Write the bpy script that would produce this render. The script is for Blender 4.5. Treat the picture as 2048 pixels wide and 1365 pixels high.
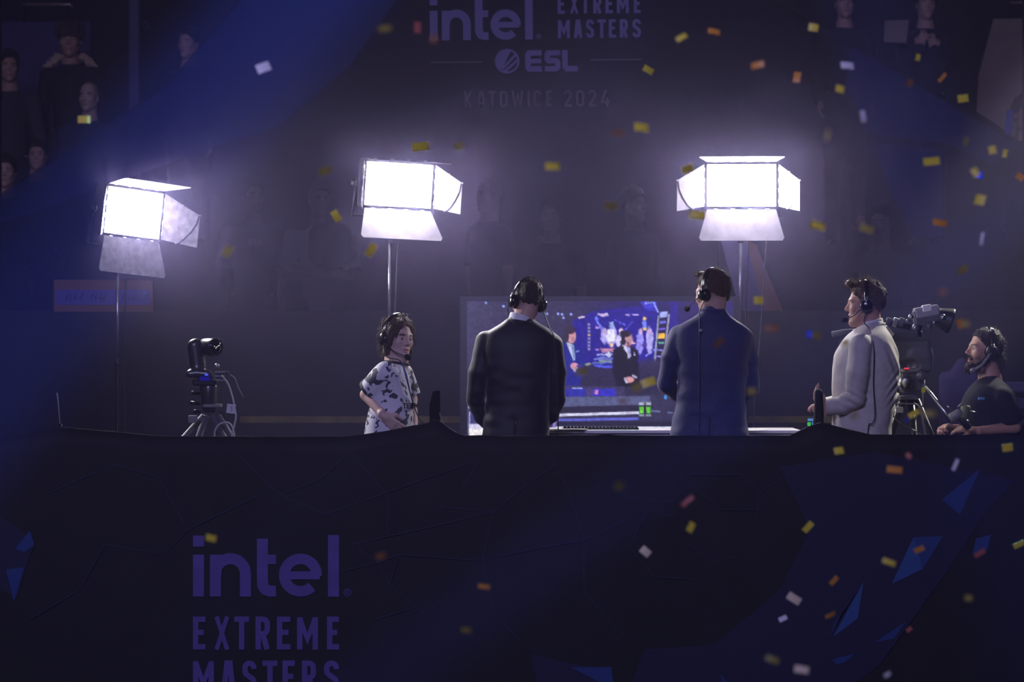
import bpy, bmesh, math, random
import numpy as np
from mathutils import Vector, Matrix, Euler

# ------------------------------------------------------------------ scene, camera, world, lights
SC = bpy.context.scene
COL = SC.collection
for _o in list(bpy.data.objects):
    bpy.data.objects.remove(_o)
F_PX = 6800.0                       # focal length in pixels of the 2048 px wide frame
CAM_Z = 1.5

cam_data = bpy.data.cameras.new('camera')
cam = bpy.data.objects.new('camera', cam_data)
COL.objects.link(cam)
cam.location = (0, 0, CAM_Z)
cam.rotation_euler = (math.pi / 2, 0, 0)
cam_data.sensor_width = 36.0
cam_data.lens = F_PX / 2048 * 36.0
cam_data.clip_end = 200
cam_data.dof.use_dof = True
cam_data.dof.focus_distance = 20.0
cam_data.dof.aperture_fstop = 2.4
SC.camera = cam

SC.view_settings.view_transform = 'Standard'
SC.view_settings.look = 'None'
SC.view_settings.gamma = 1.0
SC.view_settings.use_curve_mapping = False
SC.view_settings.exposure = 0.0

world = bpy.data.worlds.new('arena_dark')
SC.world = world
world.use_nodes = True
world.node_tree.nodes['Background'].inputs[0].default_value = (0.28, 0.25, 0.55, 1)
world.node_tree.nodes['Background'].inputs[1].default_value = 0.010

SC.cycles.use_denoising = True
SC.cycles.max_bounces = 4
SC.cycles.diffuse_bounces = 2
SC.cycles.volume_bounces = 0
SC.cycles.use_adaptive_sampling = True
SC.cycles.adaptive_threshold = 0.02
SC.cycles.transparent_max_bounces = 12
SC.cycles.sample_clamp_indirect = 4.0

def aim(o, target):
    d = Vector(target) - o.location
    o.rotation_euler = d.to_track_quat('-Z', 'Y').to_euler()

def area_light(name, loc, target, size, power, color, size_y=None):
    l = bpy.data.lights.new(name, 'AREA')
    l.shape = 'RECTANGLE'
    l.size = size
    l.size_y = size_y or size
    l.energy = power
    l.color = color
    o = bpy.data.objects.new(name, l)
    COL.objects.link(o)
    o.location = loc
    aim(o, target)
    return o

def spot_light(name, loc, target, power, color, angle, blend=1.0, radius=0.05):
    l = bpy.data.lights.new(name, 'SPOT')
    l.energy = power
    l.color = color
    l.spot_size = math.radians(angle)
    l.spot_blend = blend
    l.shadow_soft_size = radius
    o = bpy.data.objects.new(name, l)
    COL.objects.link(o)
    o.location = loc
    aim(o, target)
    return o

def W(px, py, d):
    """world point seen at pixel (px, py) of the 2048x1365 frame at distance d"""
    return Vector(((px - 1024.0) * d / F_PX, d, CAM_Z - (py - 682.5) * d / F_PX))

# soft lavender fill added from the front for the arena's ambient light, source unseen
front_fill = area_light('stage_fill_light', (-4.0, 1.0, 8.5), (0, 20, 0.6), 6.0, 200, (0.50, 0.46, 1.0), 3.0)
front_fill.data.spread = math.radians(70)
# white profile lamp in the rig, high behind and to the right of the desk
spot_light('rig_profile_lamp', (6.5, 25.5, 7.0), (2.4, 20.2, 1.3), 5000, (1.0, 0.95, 0.93), 10, 0.6, 0.12)
# blue moving heads in the rig: their beams cross the haze between the photographer and the desk
def beam(name, pa, pb, d, up, power, angle, color):
    a, b = W(pa[0], pa[1], d), W(pb[0], pb[1], d)
    u = (a - b).normalized()
    src = a + u * up
    return spot_light(name, src, b, power, color, angle, 1.0, 0.04)
BLUE = (0.08, 0.20, 1.0)
beam('blue_moving_head', (1400, 890), (800, 1330), 15.0, 9.0, 200000, 2.8, BLUE)
beam('blue_moving_head', (480, 130), (60, 620), 15.0, 8.0, 380000, 6.4, BLUE)
beam('blue_moving_head', (760, 780), (600, 1010), 14.0, 11.0, 50000, 2.4, BLUE)
beam('blue_moving_head', (1780, 120), (1900, 560), 15.0, 9.0, 120000, 4.4, BLUE)

# ------------------------------------------------------------------ materials
MATS = {}
def lin(c):
    def f(v):
        v = v / 255.0
        return v / 12.92 if v <= 0.04045 else ((v + 0.055) / 1.055) ** 2.4
    return tuple(f(v) for v in c)

def mat(name, color, rough=0.6, metal=0.0, spec=0.4, noise=None, bump=None, emit=None, alpha=None, attr=None, sheen=0.0):
    if name in MATS:
        return MATS[name]
    m = bpy.data.materials.new(name)
    m.use_nodes = True
    nt = m.node_tree
    b = nt.nodes['Principled BSDF']
    b.inputs['Base Color'].default_value = (*color, 1)
    b.inputs['Roughness'].default_value = rough
    b.inputs['Metallic'].default_value = metal
    b.inputs['Specular IOR Level'].default_value = spec
    if sheen:
        b.inputs['Sheen Weight'].default_value = sheen
        b.inputs['Sheen Roughness'].default_value = 0.4
    if emit:
        b.inputs['Emission Color'].default_value = (*emit[0], 1)
        b.inputs['Emission Strength'].default_value = emit[1]
    if alpha is not None:
        b.inputs['Alpha'].default_value = alpha
    tc = None
    if attr:
        a = nt.nodes.new('ShaderNodeVertexColor')
        a.layer_name = attr
        nt.links.new(a.outputs['Color'], b.inputs['Base Color'])
    if noise or bump:
        tc = nt.nodes.new('ShaderNodeTexCoord')
    if noise:
        n = nt.nodes.new('ShaderNodeTexNoise')
        n.inputs['Scale'].default_value = noise[0]
        n.inputs['Detail'].default_value = 5
        nt.links.new(tc.outputs['Object'], n.inputs['Vector'])
        r = nt.nodes.new('ShaderNodeValToRGB')
        r.color_ramp.elements[0].position = 0.3
        r.color_ramp.elements[1].position = 0.7
        k = noise[1]
        r.color_ramp.elements[0].color = (*[c * (1 - k) for c in color], 1)
        r.color_ramp.elements[1].color = (*[min(1, c * (1 + k)) for c in color], 1)
        nt.links.new(n.outputs['Fac'], r.inputs['Fac'])
        if not attr:
            nt.links.new(r.outputs['Color'], b.inputs['Base Color'])
    if bump:
        n2 = nt.nodes.new('ShaderNodeTexNoise')
        n2.inputs['Scale'].default_value = bump[0]
        n2.inputs['Detail'].default_value = 4
        nt.links.new(tc.outputs['Object'], n2.inputs['Vector'])
        bp = nt.nodes.new('ShaderNodeBump')
        bp.inputs['Strength'].default_value = bump[1]
        bp.inputs['Distance'].default_value = 0.01
        nt.links.new(n2.outputs['Fac'], bp.inputs['Height'])
        nt.links.new(bp.outputs['Normal'], b.inputs['Normal'])
    MATS[name] = m
    return m

def emat(name, color, strength):
    if name in MATS:
        return MATS[name]
    m = bpy.data.materials.new(name)
    m.use_nodes = True
    nt = m.node_tree
    nt.nodes.remove(nt.nodes['Principled BSDF'])
    e = nt.nodes.new('ShaderNodeEmission')
    e.inputs[0].default_value = (*color, 1)
    e.inputs[1].default_value = strength
    nt.links.new(e.outputs[0], nt.nodes['Material Output'].inputs['Surface'])
    if strength < 10:
        m.cycles.emission_sampling = 'NONE'      # small status lights
    MATS[name] = m
    return m

# ------------------------------------------------------------------ mesh helpers
class MB:
    """collects shapes in world space; build() links them as one mesh object"""
    def __init__(self):
        self.v, self.f = [], []
    def add(self, vs, fs):
        o = len(self.v)
        self.v += [tuple(x) for x in vs]
        self.f += [tuple(i + o for i in f) for f in fs]
        return self
    def box(self, c, s, R=None, bev=0.0):
        """centre, full size, rotation matrix; bev > 0 chamfers all edges"""
        c = Vector(c)
        hx, hy, hz = (k / 2 for k in s)
        if bev <= 0:
            vs = [Vector((x, y, z)) for x in (-hx, hx) for y in (-hy, hy) for z in (-hz, hz)]
            fs = [(0, 1, 3, 2), (4, 6, 7, 5), (0, 4, 5, 1), (2, 3, 7, 6), (0, 2, 6, 4), (1, 5, 7, 3)]
        else:
            bm = bmesh.new()
            bmesh.ops.create_cube(bm, size=1.0)
            for v in bm.verts:
                v.co = Vector((v.co.x * s[0], v.co.y * s[1], v.co.z * s[2]))
            bmesh.ops.bevel(bm, geom=list(bm.edges), offset=bev, segments=2, affect='EDGES', profile=0.5)
            bm.verts.index_update()
            vs = [v.co.copy() for v in bm.verts]
            fs = [tuple(v.index for v in f.verts) for f in bm.faces]
            bm.free()
        if R is not None:
            vs = [R @ v for v in vs]
        return self.add([v + c for v in vs], fs)
    def tube(self, pts, r, n=8, caps=True):
        """swept tube along pts; r scalar or list"""
        pts = [Vector(p) for p in pts]
        rs = r if isinstance(r, (list, tuple)) else [r] * len(pts)
        rings = []
        up = None
        for i, p in enumerate(pts):
            t = (pts[min(i + 1, len(pts) - 1)] - pts[max(i - 1, 0)]).normalized()
            if up is None:
                a = Vector((0, 0, 1)) if abs(t.z) < 0.9 else Vector((1, 0, 0))
                up = (a - t * a.dot(t)).normalized()
            else:
                up = (up - t * up.dot(t)).normalized()
            s = t.cross(up)
            rings.append([p + (up * math.cos(2 * math.pi * k / n) + s * math.sin(2 * math.pi * k / n)) * rs[i] for k in range(n)])
        vs = [v for ring in rings for v in ring]
        fs = []
        for i in range(len(pts) - 1):
            for k in range(n):
                a, b = i * n + k, i * n + (k + 1) % n
                fs.append((a, b, b + n, a + n))
        if caps:
            fs.append(tuple(range(n - 1, -1, -1)))
            fs.append(tuple((len(pts) - 1) * n + k for k in range(n)))
        return self.add(vs, fs)
    def prism(self, poly, R, o, th):
        """polygon (u, w) in the plane given by columns of R (u axis, w axis, normal), origin o, thickness th"""
        o = Vector(o)
        U, V, N = (Vector(R.col[i]) for i in range(3))
        n = len(poly)
        a = [o + U * p[0] + V * p[1] - N * th / 2 for p in poly]
        b = [o + U * p[0] + V * p[1] + N * th / 2 for p in poly]
        fs = [tuple(range(n - 1, -1, -1)), tuple(range(n, 2 * n))]
        fs += [(i, (i + 1) % n, (i + 1) % n + n, i + n) for i in range(n)]
        return self.add(a + b, fs)
    def lathe(self, prof, o, R=None, n=20):
        """profile [(r, h)] round the local z axis"""
        o = Vector(o)
        R = R or Matrix.Identity(3)
        vs, fs = [], []
        for r, h in prof:
            for k in range(n):
                a = 2 * math.pi * k / n
                vs.append(o + R @ Vector((r * math.cos(a), r * math.sin(a), h)))
        for i in range(len(prof) - 1):
            for k in range(n):
                a, b = i * n + k, i * n + (k + 1) % n
                fs.append((a, b, b + n, a + n))
        fs.append(tuple(range(n - 1, -1, -1)))
        fs.append(tuple((len(prof) - 1) * n + k for k in range(n)))
        return self.add(vs, fs)
    def ribbon(self, pts, t, R, o, closed=False, th=0.002):
        """flat stroke of width t along 2-D pts, mitred, laid in plane R at o"""
        P = []
        for p in pts:
            v = Vector((p[0], p[1]))
            if not P or (v - P[-1]).length > 1e-5:
                P.append(v)
        n = len(P)
        L, Rr = [], []
        for i in range(n):
            if closed:
                d0 = (P[i] - P[i - 1]).normalized()
                d1 = (P[(i + 1) % n] - P[i]).normalized()
            else:
                d0 = (P[i] - P[i - 1]).normalized() if i else (P[1] - P[0]).normalized()
                d1 = (P[i + 1] - P[i]).normalized() if i < n - 1 else d0
            nn = Vector((-(d0.y + d1.y), d0.x + d1.x))
            nn = nn.normalized() if nn.length > 1e-6 else Vector((-d0.y, d0.x))
            k = max(0.45, nn.dot(Vector((-d0.y, d0.x))))
            L.append(P[i] + nn * t / 2 / k)
            Rr.append(P[i] - nn * t / 2 / k)
        for i in range(n if closed else n - 1):
            j = (i + 1) % n
            self.prism([L[i], L[j], Rr[j], Rr[i]][::-1], R, o, th)
        return self
    def build(self, name, material, parent=None, origin=None, smooth=False, thing=None, kind=None):
        me = bpy.data.meshes.new(name)
        base = Vector(origin) if origin is not None else (parent_origin(parent) if parent else Vector())
        me.from_pydata([(x - base.x, y - base.y, z - base.z) for x, y, z in self.v], [], self.f)
        me.validate()
        if smooth:
            me.polygons.foreach_set('use_smooth', [True] * len(me.polygons))
        o = bpy.data.objects.new(name, me)
        COL.objects.link(o)
        if material:
            me.materials.append(material)
        if parent:
            o.parent = parent
        else:
            o.location = base
        if kind:
            o['kind'] = kind
        if thing:
            tag(o, *thing)
        return o

ORIG = {}
def parent_origin(p):
    s = Vector()
    while p is not None:
        s = s + p.location
        p = p.parent
    return s

def tag(o, label=None, cat=None, group=None, kind=None):
    if label:
        o['label'] = label
    if cat:
        o['category'] = cat
    if group:
        o['group'] = group
    if kind:
        o['kind'] = kind
    return o

def thing(name, label, cat, loc=(0, 0, 0), group=None):
    o = bpy.data.objects.new(name, None)
    COL.objects.link(o)
    o.location = Vector(loc)
    o.empty_display_size = 0.1
    return tag(o, label, cat, group)

def cr(pts, n=5):
    """Catmull-Rom resampling of a loose cord"""
    P = [Vector(p) for p in pts]
    Q = [P[0] * 2 - P[1]] + P + [P[-1] * 2 - P[-2]]
    out = []
    for i in range(1, len(Q) - 2):
        a, b, c, d = Q[i - 1], Q[i], Q[i + 1], Q[i + 2]
        for k in range(n):
            t = k / n
            out.append(0.5 * ((2 * b) + (c - a) * t + (2 * a - 5 * b + 4 * c - d) * t * t + (3 * b - a - 3 * c + d) * t ** 3))
    return out + [P[-1]]

def rotz(a):
    return Matrix.Rotation(a, 3, 'Z')
def rotx(a):
    return Matrix.Rotation(a, 3, 'X')
def roty(a):
    return Matrix.Rotation(a, 3, 'Y')
def arc(cx, cy, r, a0, a1, n=10, ry=None):
    ry = ry or r
    return [(cx + r * math.cos(math.radians(a0 + (a1 - a0) * i / n)), cy + ry * math.sin(math.radians(a0 + (a1 - a0) * i / n))) for i in range(n + 1)]
RFRONT = Matrix(((1, 0, 0), (0, 0, -1), (0, 1, 0)))    # columns: u = +x, w = +z, normal = -y (towards the photographer)

# ------------------------------------------------------------------ implicit surfaces
_rng = np.random.RandomState(7)
_NT = _rng.rand(32, 32, 32).astype(np.float32) * 2 - 1
def vnoise(p, f):
    q = p * f
    i = np.floor(q).astype(np.int32)
    t = q - i
    t = t * t * (3 - 2 * t)
    i0, i1 = i & 31, (i + 1) & 31
    x0, y0, z0 = i0[:, 0], i0[:, 1], i0[:, 2]
    x1, y1, z1 = i1[:, 0], i1[:, 1], i1[:, 2]
    tx, ty, tz = t[:, 0], t[:, 1], t[:, 2]
    a = _NT[x0, y0, z0] * (1 - tx) + _NT[x1, y0, z0] * tx
    b = _NT[x0, y1, z0] * (1 - tx) + _NT[x1, y1, z0] * tx
    c = _NT[x0, y0, z1] * (1 - tx) + _NT[x1, y0, z1] * tx
    d = _NT[x0, y1, z1] * (1 - tx) + _NT[x1, y1, z1] * tx
    return (a * (1 - ty) + b * ty) * (1 - tz) + (c * (1 - ty) + d * ty) * tz

def f32(v):
    return np.asarray(v, dtype=np.float32)
def rc(p, a, b, ra, rb):
    ax, ay, az = (float(v) for v in a)
    bx, by, bz = float(b[0]) - ax, float(b[1]) - ay, float(b[2]) - az
    dx, dy, dz = p[:, 0] - np.float32(ax), p[:, 1] - np.float32(ay), p[:, 2] - np.float32(az)
    k = 1.0 / max(1e-9, bx * bx + by * by + bz * bz)
    bx, by, bz, k = np.float32(bx), np.float32(by), np.float32(bz), np.float32(k)
    t = np.clip((dx * bx + dy * by + dz * bz) * k, 0, 1)
    dx -= t * bx
    dy -= t * by
    dz -= t * bz
    return np.sqrt(dx * dx + dy * dy + dz * dz) - (np.float32(ra) + np.float32(rb - ra) * t)
def chain(p, pts, rs, k=0.02):
    d = rc(p, pts[0], pts[1], rs[0], rs[1])
    for i in range(1, len(pts) - 1):
        d = smin(d, rc(p, pts[i], pts[i + 1], rs[i], rs[i + 1]), k)
    return d
def ell(p, c, r, R=None):
    q = p - f32(c)
    if R is not None:
        q = q @ f32(R)
    r = f32(r)
    k0 = np.linalg.norm(q / r, axis=1)
    k1 = np.linalg.norm(q / (r * r), axis=1)
    return k0 * (k0 - 1) / np.maximum(k1, 1e-6)
def rbox(p, c, h, r=0.0, R=None):
    q = p - f32(c)
    if R is not None:
        q = q @ f32(R)
    q = np.abs(q) - (f32(h) - r)
    return np.linalg.norm(np.maximum(q, 0), axis=1) + np.minimum(q.max(axis=1), 0) - r
def smin(a, b, k):
    h = np.clip(0.5 + 0.5 * (b - a) / k, 0, 1)
    return b * (1 - h) + a * h - k * h * (1 - h)
def smax(a, b, k):
    return -smin(-a, -b, k)
def within(p, lo, hi, f, fill=0.12):
    m = np.all((p > f32(lo)) & (p < f32(hi)), axis=1)
    d = np.full(len(p), fill, np.float32)
    if m.any():
        d[m] = f(p[m])
    return d

def polygonise(f, xs, ys, zs, slack=2.0):
    """surface nets of f < 0 on the grid xs, ys, zs (sparse: only blocks near the surface are sampled)"""
    B = 8
    def pad(a):
        n = -len(a) % B
        if n:
            a = np.concatenate([a, a[-1] + (a[-1] - a[-2]) * np.arange(1, n + 1)])
        return a.astype(np.float32)
    xs, ys, zs = pad(xs), pad(ys), pad(zs)
    nb = [len(a) // B for a in (xs, ys, zs)]
    cen = [a.reshape(-1, B).mean(1) for a in (xs, ys, zs)]
    hal = [(a.reshape(-1, B)[:, -1] - a.reshape(-1, B)[:, 0]) / 2 * 1.15 for a in (xs, ys, zs)]
    C = np.stack(np.meshgrid(*cen, indexing='ij'), -1).reshape(-1, 3)
    H = np.stack(np.meshgrid(*hal, indexing='ij'), -1).reshape(-1, 3)
    dc = f(C.astype(np.float32))
    keep = np.abs(dc) < np.linalg.norm(H, axis=1) * slack
    D = np.repeat(np.repeat(np.repeat(np.where(dc < 0, -1.0, 1.0).astype(np.float32).reshape(nb), B, 0), B, 1), B, 2)
    ki = np.argwhere(keep.reshape(nb))
    off = np.stack(np.meshgrid(np.arange(B), np.arange(B), np.arange(B), indexing='ij'), -1).reshape(-1, 3)
    for s in range(0, len(ki), 96):
        I = (ki[s:s + 96, None, :] * B + off[None]).reshape(-1, 3)
        P = np.stack([xs[I[:, 0]], ys[I[:, 1]], zs[I[:, 2]]], 1)
        D[I[:, 0], I[:, 1], I[:, 2]] = f(P)
    S = (D < 0)
    cnt = np.zeros([n - 1 for n in S.shape], np.int8)
    for dx in (0, 1):
        for dy in (0, 1):
            for dz in (0, 1):
                cnt += S[dx:dx + cnt.shape[0], dy:dy + cnt.shape[1], dz:dz + cnt.shape[2]]
    cells = np.argwhere((cnt > 0) & (cnt < 8))
    idx = np.full(cnt.shape, -1, np.int32)
    idx[cells[:, 0], cells[:, 1], cells[:, 2]] = np.arange(len(cells))
    acc = np.zeros((len(cells), 3), np.float64)
    num = np.zeros(len(cells))
    ax = (xs, ys, zs)
    cor = [(a, b, c) for a in (0, 1) for b in (0, 1) for c in (0, 1)]
    for c0 in cor:
        for k in range(3):
            if c0[k]:
                continue
            c1 = list(c0)
            c1[k] = 1
            i0, i1 = cells + np.array(c0), cells + np.array(c1)
            d0, d1 = D[i0[:, 0], i0[:, 1], i0[:, 2]], D[i1[:, 0], i1[:, 1], i1[:, 2]]
            m = (d0 < 0) != (d1 < 0)
            t = np.where(m, d0 / np.where(m, d0 - d1, 1), 0)
            p0 = np.stack([ax[j][i0[:, j]] for j in range(3)], 1).astype(np.float64)
            p0[:, k] += t * (ax[k][i1[:, k]] - ax[k][i0[:, k]])
            acc[m] += p0[m]
            num[m] += 1
    V = acc / np.maximum(num, 1)[:, None]
    quads = []
    for k in range(3):
        a, b = (k + 1) % 3, (k + 2) % 3
        sl0, sl1 = [slice(None)] * 3, [slice(None)] * 3
        sl0[k], sl1[k] = slice(0, -1), slice(1, None)
        ch = np.argwhere(S[tuple(sl0)] != S[tuple(sl1)])
        ch = ch[(ch[:, a] > 0) & (ch[:, b] > 0) & (ch[:, a] < S.shape[a] - 1) & (ch[:, b] < S.shape[b] - 1)]
        if not len(ch):
            continue
        def cell(da, db):
            c = ch.copy()
            c[:, a] += da
            c[:, b] += db
            return idx[c[:, 0], c[:, 1], c[:, 2]]
        q = np.stack([cell(-1, -1), cell(0, -1), cell(0, 0), cell(-1, 0)], 1)
        flip = ~S[ch[:, 0], ch[:, 1], ch[:, 2]]
        q[flip] = q[flip][:, ::-1]
        quads.append(q[(q >= 0).all(1)])
    return V, (np.concatenate(quads) if quads else np.zeros((0, 4), int))

def drape(mb, f, y0, y1, lift=0.0025):
    """press the vertices of mb along +y onto the front of the surface f = 0"""
    V = np.array(mb.v, np.float32)
    ys = np.linspace(y0, y1, 120)
    out = V[:, 1].copy()
    done = np.zeros(len(V), bool)
    for y in ys:
        P = V.copy()
        P[:, 1] = y
        hit = (f(P) < 0) & ~done
        out[hit] = y
        done |= hit
    ref = V[:, 1] - V[:, 1].mean()
    mb.v = [(float(v[0]), float(o - lift + min(0.0015, max(-0.0015, r))), float(v[2])) for v, o, r in zip(V, out, ref)]
    return mb

def axis(lo, hi, h, fine=(), hf=None):
    """coordinates from lo to hi in steps h, in steps hf inside the intervals `fine`"""
    out, x = [lo], lo
    while x < hi:
        x += hf if any(a <= x <= b for a, b in fine) else h
        out.append(x)
    return np.array(out)

def sdf_object(name, f, lo, hi, h, material, parent=None, origin=None, colour=None, zfine=(), hf=None, extra=None, smooth=1):
    V, Q = polygonise(f, axis(lo[0], hi[0], h), axis(lo[1], hi[1], h), axis(lo[2], hi[2], h if not zfine else max(h, 0.011), zfine, hf or h))
    # light Laplacian smoothing
    for _ in range(smooth):
        E = np.concatenate([Q[:, [0, 1]], Q[:, [1, 2]], Q[:, [2, 3]], Q[:, [3, 0]]])
        s = np.zeros_like(V)
        n = np.zeros(len(V))
        np.add.at(s, E[:, 0], V[E[:, 1]])
        np.add.at(n, E[:, 0], 1)
        V = V * 0.6 + 0.4 * s / np.maximum(n, 1)[:, None]
    base = np.array(origin if origin is not None else (parent_origin(parent) if parent else (0, 0, 0)), float)
    me = bpy.data.meshes.new(name)
    nv, nq = len(V), len(Q)
    ev, ef = (np.array(extra.v, float).reshape(-1, 3), extra.f) if extra else (np.zeros((0, 3)), [])
    allv = np.concatenate([V, ev]) - base
    if not ef:
        me.vertices.add(nv)
        me.vertices.foreach_set('co', allv.astype(np.float32).ravel())
        me.loops.add(nq * 4)
        me.loops.foreach_set('vertex_index', Q.astype(np.int32).ravel())
        me.polygons.add(nq)
        me.polygons.foreach_set('loop_start', np.arange(0, nq * 4, 4, dtype=np.int32))
        me.update(calc_edges=True)
        me.validate()
    else:
        me.from_pydata(allv.tolist(), [], Q.tolist() + [tuple(i + nv for i in t) for t in ef])
        me.validate()
    me.polygons.foreach_set('use_smooth', np.ones(len(me.polygons), bool))
    if colour is not None:
        c = colour(np.concatenate([V, ev]).astype(np.float32))
        at = me.color_attributes.new('Col', 'FLOAT_COLOR', 'POINT')
        at.data.foreach_set('color', np.concatenate([c, np.ones((len(c), 1))], 1).astype(np.float32).ravel())
    me.update()
    o = bpy.data.objects.new(name, me)
    COL.objects.link(o)
    if material:
        me.materials.append(material)
    if parent:
        o.parent = parent
    else:
        o.location = base
    return o

# ================================================================== the setting
M_FLOOR = mat('stage_floor_black', (0.012, 0.012, 0.016), 0.6, noise=(6, 0.4))
M_GROUND = mat('arena_ground', (0.010, 0.010, 0.014), 0.8, noise=(3, 0.4))
M_TIER = mat('tier_wall_black', (0.010, 0.0095, 0.016), 0.85, noise=(4, 0.3))
M_BACK = mat('arena_back_wall', (0.008, 0.008, 0.013), 0.9, noise=(1.5, 0.4))
M_PANELV = mat('violet_panel', (0.035, 0.026, 0.13), 0.7, noise=(3, 0.2))
M_POSTV = mat('violet_post', (0.07, 0.055, 0.19), 0.6)
M_BLACK = mat('black_plastic', (0.014, 0.014, 0.016), 0.45, noise=(30, 0.3))
M_BLACKM = mat('black_metal', (0.02, 0.02, 0.022), 0.35, metal=0.6)
M_STEEL = mat('steel', (0.55, 0.55, 0.58), 0.3, metal=1.0)
M_WHITE = mat('white_enamel', (0.80, 0.79, 0.80), 0.5)

def struct(name, mb, m, parent=None, **k):
    o = mb.build(name, m, parent, **k)
    if parent is None:
        o['kind'] = 'structure'
    return o

def slab(x0, x1, y0, y1, z0, z1):
    return MB().box(((x0 + x1) / 2, (y0 + y1) / 2, (z0 + z1) / 2), (x1 - x0, y1 - y0, z1 - z0))

PLAT_Y0, PLAT_Y1 = 18.95, 23.4
GROUND_Z = -1.30
TIER_Y = 23.5
TIER_Z = W(0, 622, TIER_Y).z
TF1, TF2 = 0.85, 2.25            # floors of the two audience rows
struct('floor_arena', slab(-16, 16, -8, 34, GROUND_Z - 0.1, GROUND_Z), M_GROUND, kind='structure')
struct('floor', slab(-6.5, 6.5, PLAT_Y0, PLAT_Y1, -0.16, 0.0), M_FLOOR, kind='structure')
struct('wall_platform_front', slab(-6.5, 6.5, PLAT_Y0 + 0.02, PLAT_Y0 + 0.10, GROUND_Z, -0.16), M_TIER, kind='structure')
wt = struct('wall_tier', slab(-9, 9, TIER_Y, TIER_Y + 0.14, GROUND_Z, TIER_Z), M_TIER, kind='structure')
struct('floor_tier', slab(-9, 9, TIER_Y + 0.14, 26.4, TF1 - 0.15, TF1), M_FLOOR, kind='structure')
struct('wall_tier_step', slab(-9, 9, 26.4, 26.5, TF1 - 0.15, TF2), M_TIER, kind='structure')
struct('floor_tier_upper', slab(-9, 9, 26.5, 31.5, TF2 - 0.15, TF2), M_FLOOR, kind='structure')
struct('wall_back', slab(-14, 14, 31.5, 31.7, GROUND_Z, 10), M_BACK, kind='structure')
# dim yellow strip low on the tier wall, in pieces that butt end to end
M_YSTRIP = mat('faded_yellow_strip', (0.16, 0.125, 0.03), 0.7, noise=(8, 0.4))
a, b = W(480, 833, TIER_Y), W(1700, 846, TIER_Y)
struct('trim_1', slab(a.x, b.x, TIER_Y - 0.012, TIER_Y, b.z, a.z), M_YSTRIP, kind='structure')

# dark violet hoarding and pale edge behind the top left row, post, ledge
a, b = W(-60, 42, 28.6), W(181, 250, 28.6)
MB().box(((a.x + b.x) / 2, 28.65, (a.z + TF2) / 2), (b.x - a.x, 0.08, a.z - TF2), bev=0.01).build('hoarding_panel', M_PANELV,
    thing=('dim violet hoarding panel behind the person in the fur-collared coat', 'panel'))
a, b = W(44, 9, 29.3), W(146, 15, 29.3)
rail = thing('handrail', 'pale warm handrail bar high above the violet hoarding panel', 'handrail', ((a.x + b.x) / 2, 29.3, TF2))
MB().tube([(a.x, 29.3, a.z), (b.x - 0.03, 29.3, a.z), (b.x, 29.3, a.z - 0.02)], 0.012).build('bar', mat('warm_brass_rail', (0.65, 0.45, 0.38), 0.3, metal=0.6), rail, smooth=True)
MB().tube([(a.x + 0.02, 29.3, a.z), (a.x + 0.02, 29.3, TF2)], 0.014).build('post', M_BLACKM, rail, smooth=True)
MB().tube([(b.x - 0.04, 29.3, a.z), (b.x - 0.04, 29.3, TF2)], 0.014).build('post', M_BLACKM, rail, smooth=True)
a, b = W(258, 0, 29.0), W(279, 128, 29.0)
pst = thing('steel_post', 'narrow violet upright post rising behind the upper row', 'post', ((a.x + b.x) / 2, 29.0, TF2))
MB().box(((a.x + b.x) / 2, 29.0, (TF2 + 5.2) / 2), (b.x - a.x, 0.05, 5.2 - TF2), bev=0.008).build('shaft', M_POSTV, pst)
MB().box(((a.x + b.x) / 2, 29.0, TF2 + 0.01), (0.2, 0.2, 0.02)).build('foot_plate', M_BLACKM, pst)
a, b = W(285, 40, 28.9), W(300, 62, 28.9)
MB().tube([W(288, 42, 28.9), W(297, 46, 28.9), W(298, 56, 28.9), W(289, 60, 28.9), W(286, 50, 28.9), W(288, 42, 28.9)], 0.008, 6).build('hanging_strap', M_POSTV,
    thing=('small pale strap loop beside the violet upright post', 'strap'), smooth=True)
# right: big beige card and small beige square, with a pale bar above
M_BEIGE = mat('beige_card', (0.30, 0.235, 0.20), 0.85, noise=(5, 0.15))
pl = [(1987, 38), (2110, 36), (2110, 300), (2040, 285), (1995, 250), (1953, 224), (1957, 150)]
c0 = W(2030, 200, 28.0)
MB().prism([((W(x, y, 28.0) - c0).x, (W(x, y, 28.0) - c0).z) for x, y in pl][::-1], RFRONT, c0, 0.02).build('cardboard_sheet', M_BEIGE, origin=c0,
    thing=('large beige cardboard sheet held up at the upper right', 'cardboard'))
pl = [(1770, 41), (1818, 40), (1812, 86), (1768, 84)]
c0 = W(1793, 62, 27.2)
MB().prism([((W(x, y, 27.2) - c0).x, (W(x, y, 27.2) - c0).z) for x, y in pl][::-1], RFRONT, c0, 0.012).build('paper_card', M_BEIGE, origin=c0,
    thing=('small square beige card beside the person with lifted hands', 'card'))
a, b = W(2020, 5, 29.3), W(2090, 7, 29.3)
rail = thing('handrail', 'thin pale bar above the beige cardboard sheet', 'handrail', ((a.x + b.x) / 2, 29.3, TF2))
MB().tube([(a.x, 29.3, a.z), (b.x, 29.3, a.z)], 0.008).build('bar', mat('warm_brass_rail', (0.65, 0.45, 0.38), 0.3), rail, smooth=True)
MB().tube([(b.x - 0.02, 29.3, a.z), (b.x - 0.02, 29.3, TF2)], 0.014).build('post', M_BLACKM, rail, smooth=True)

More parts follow.
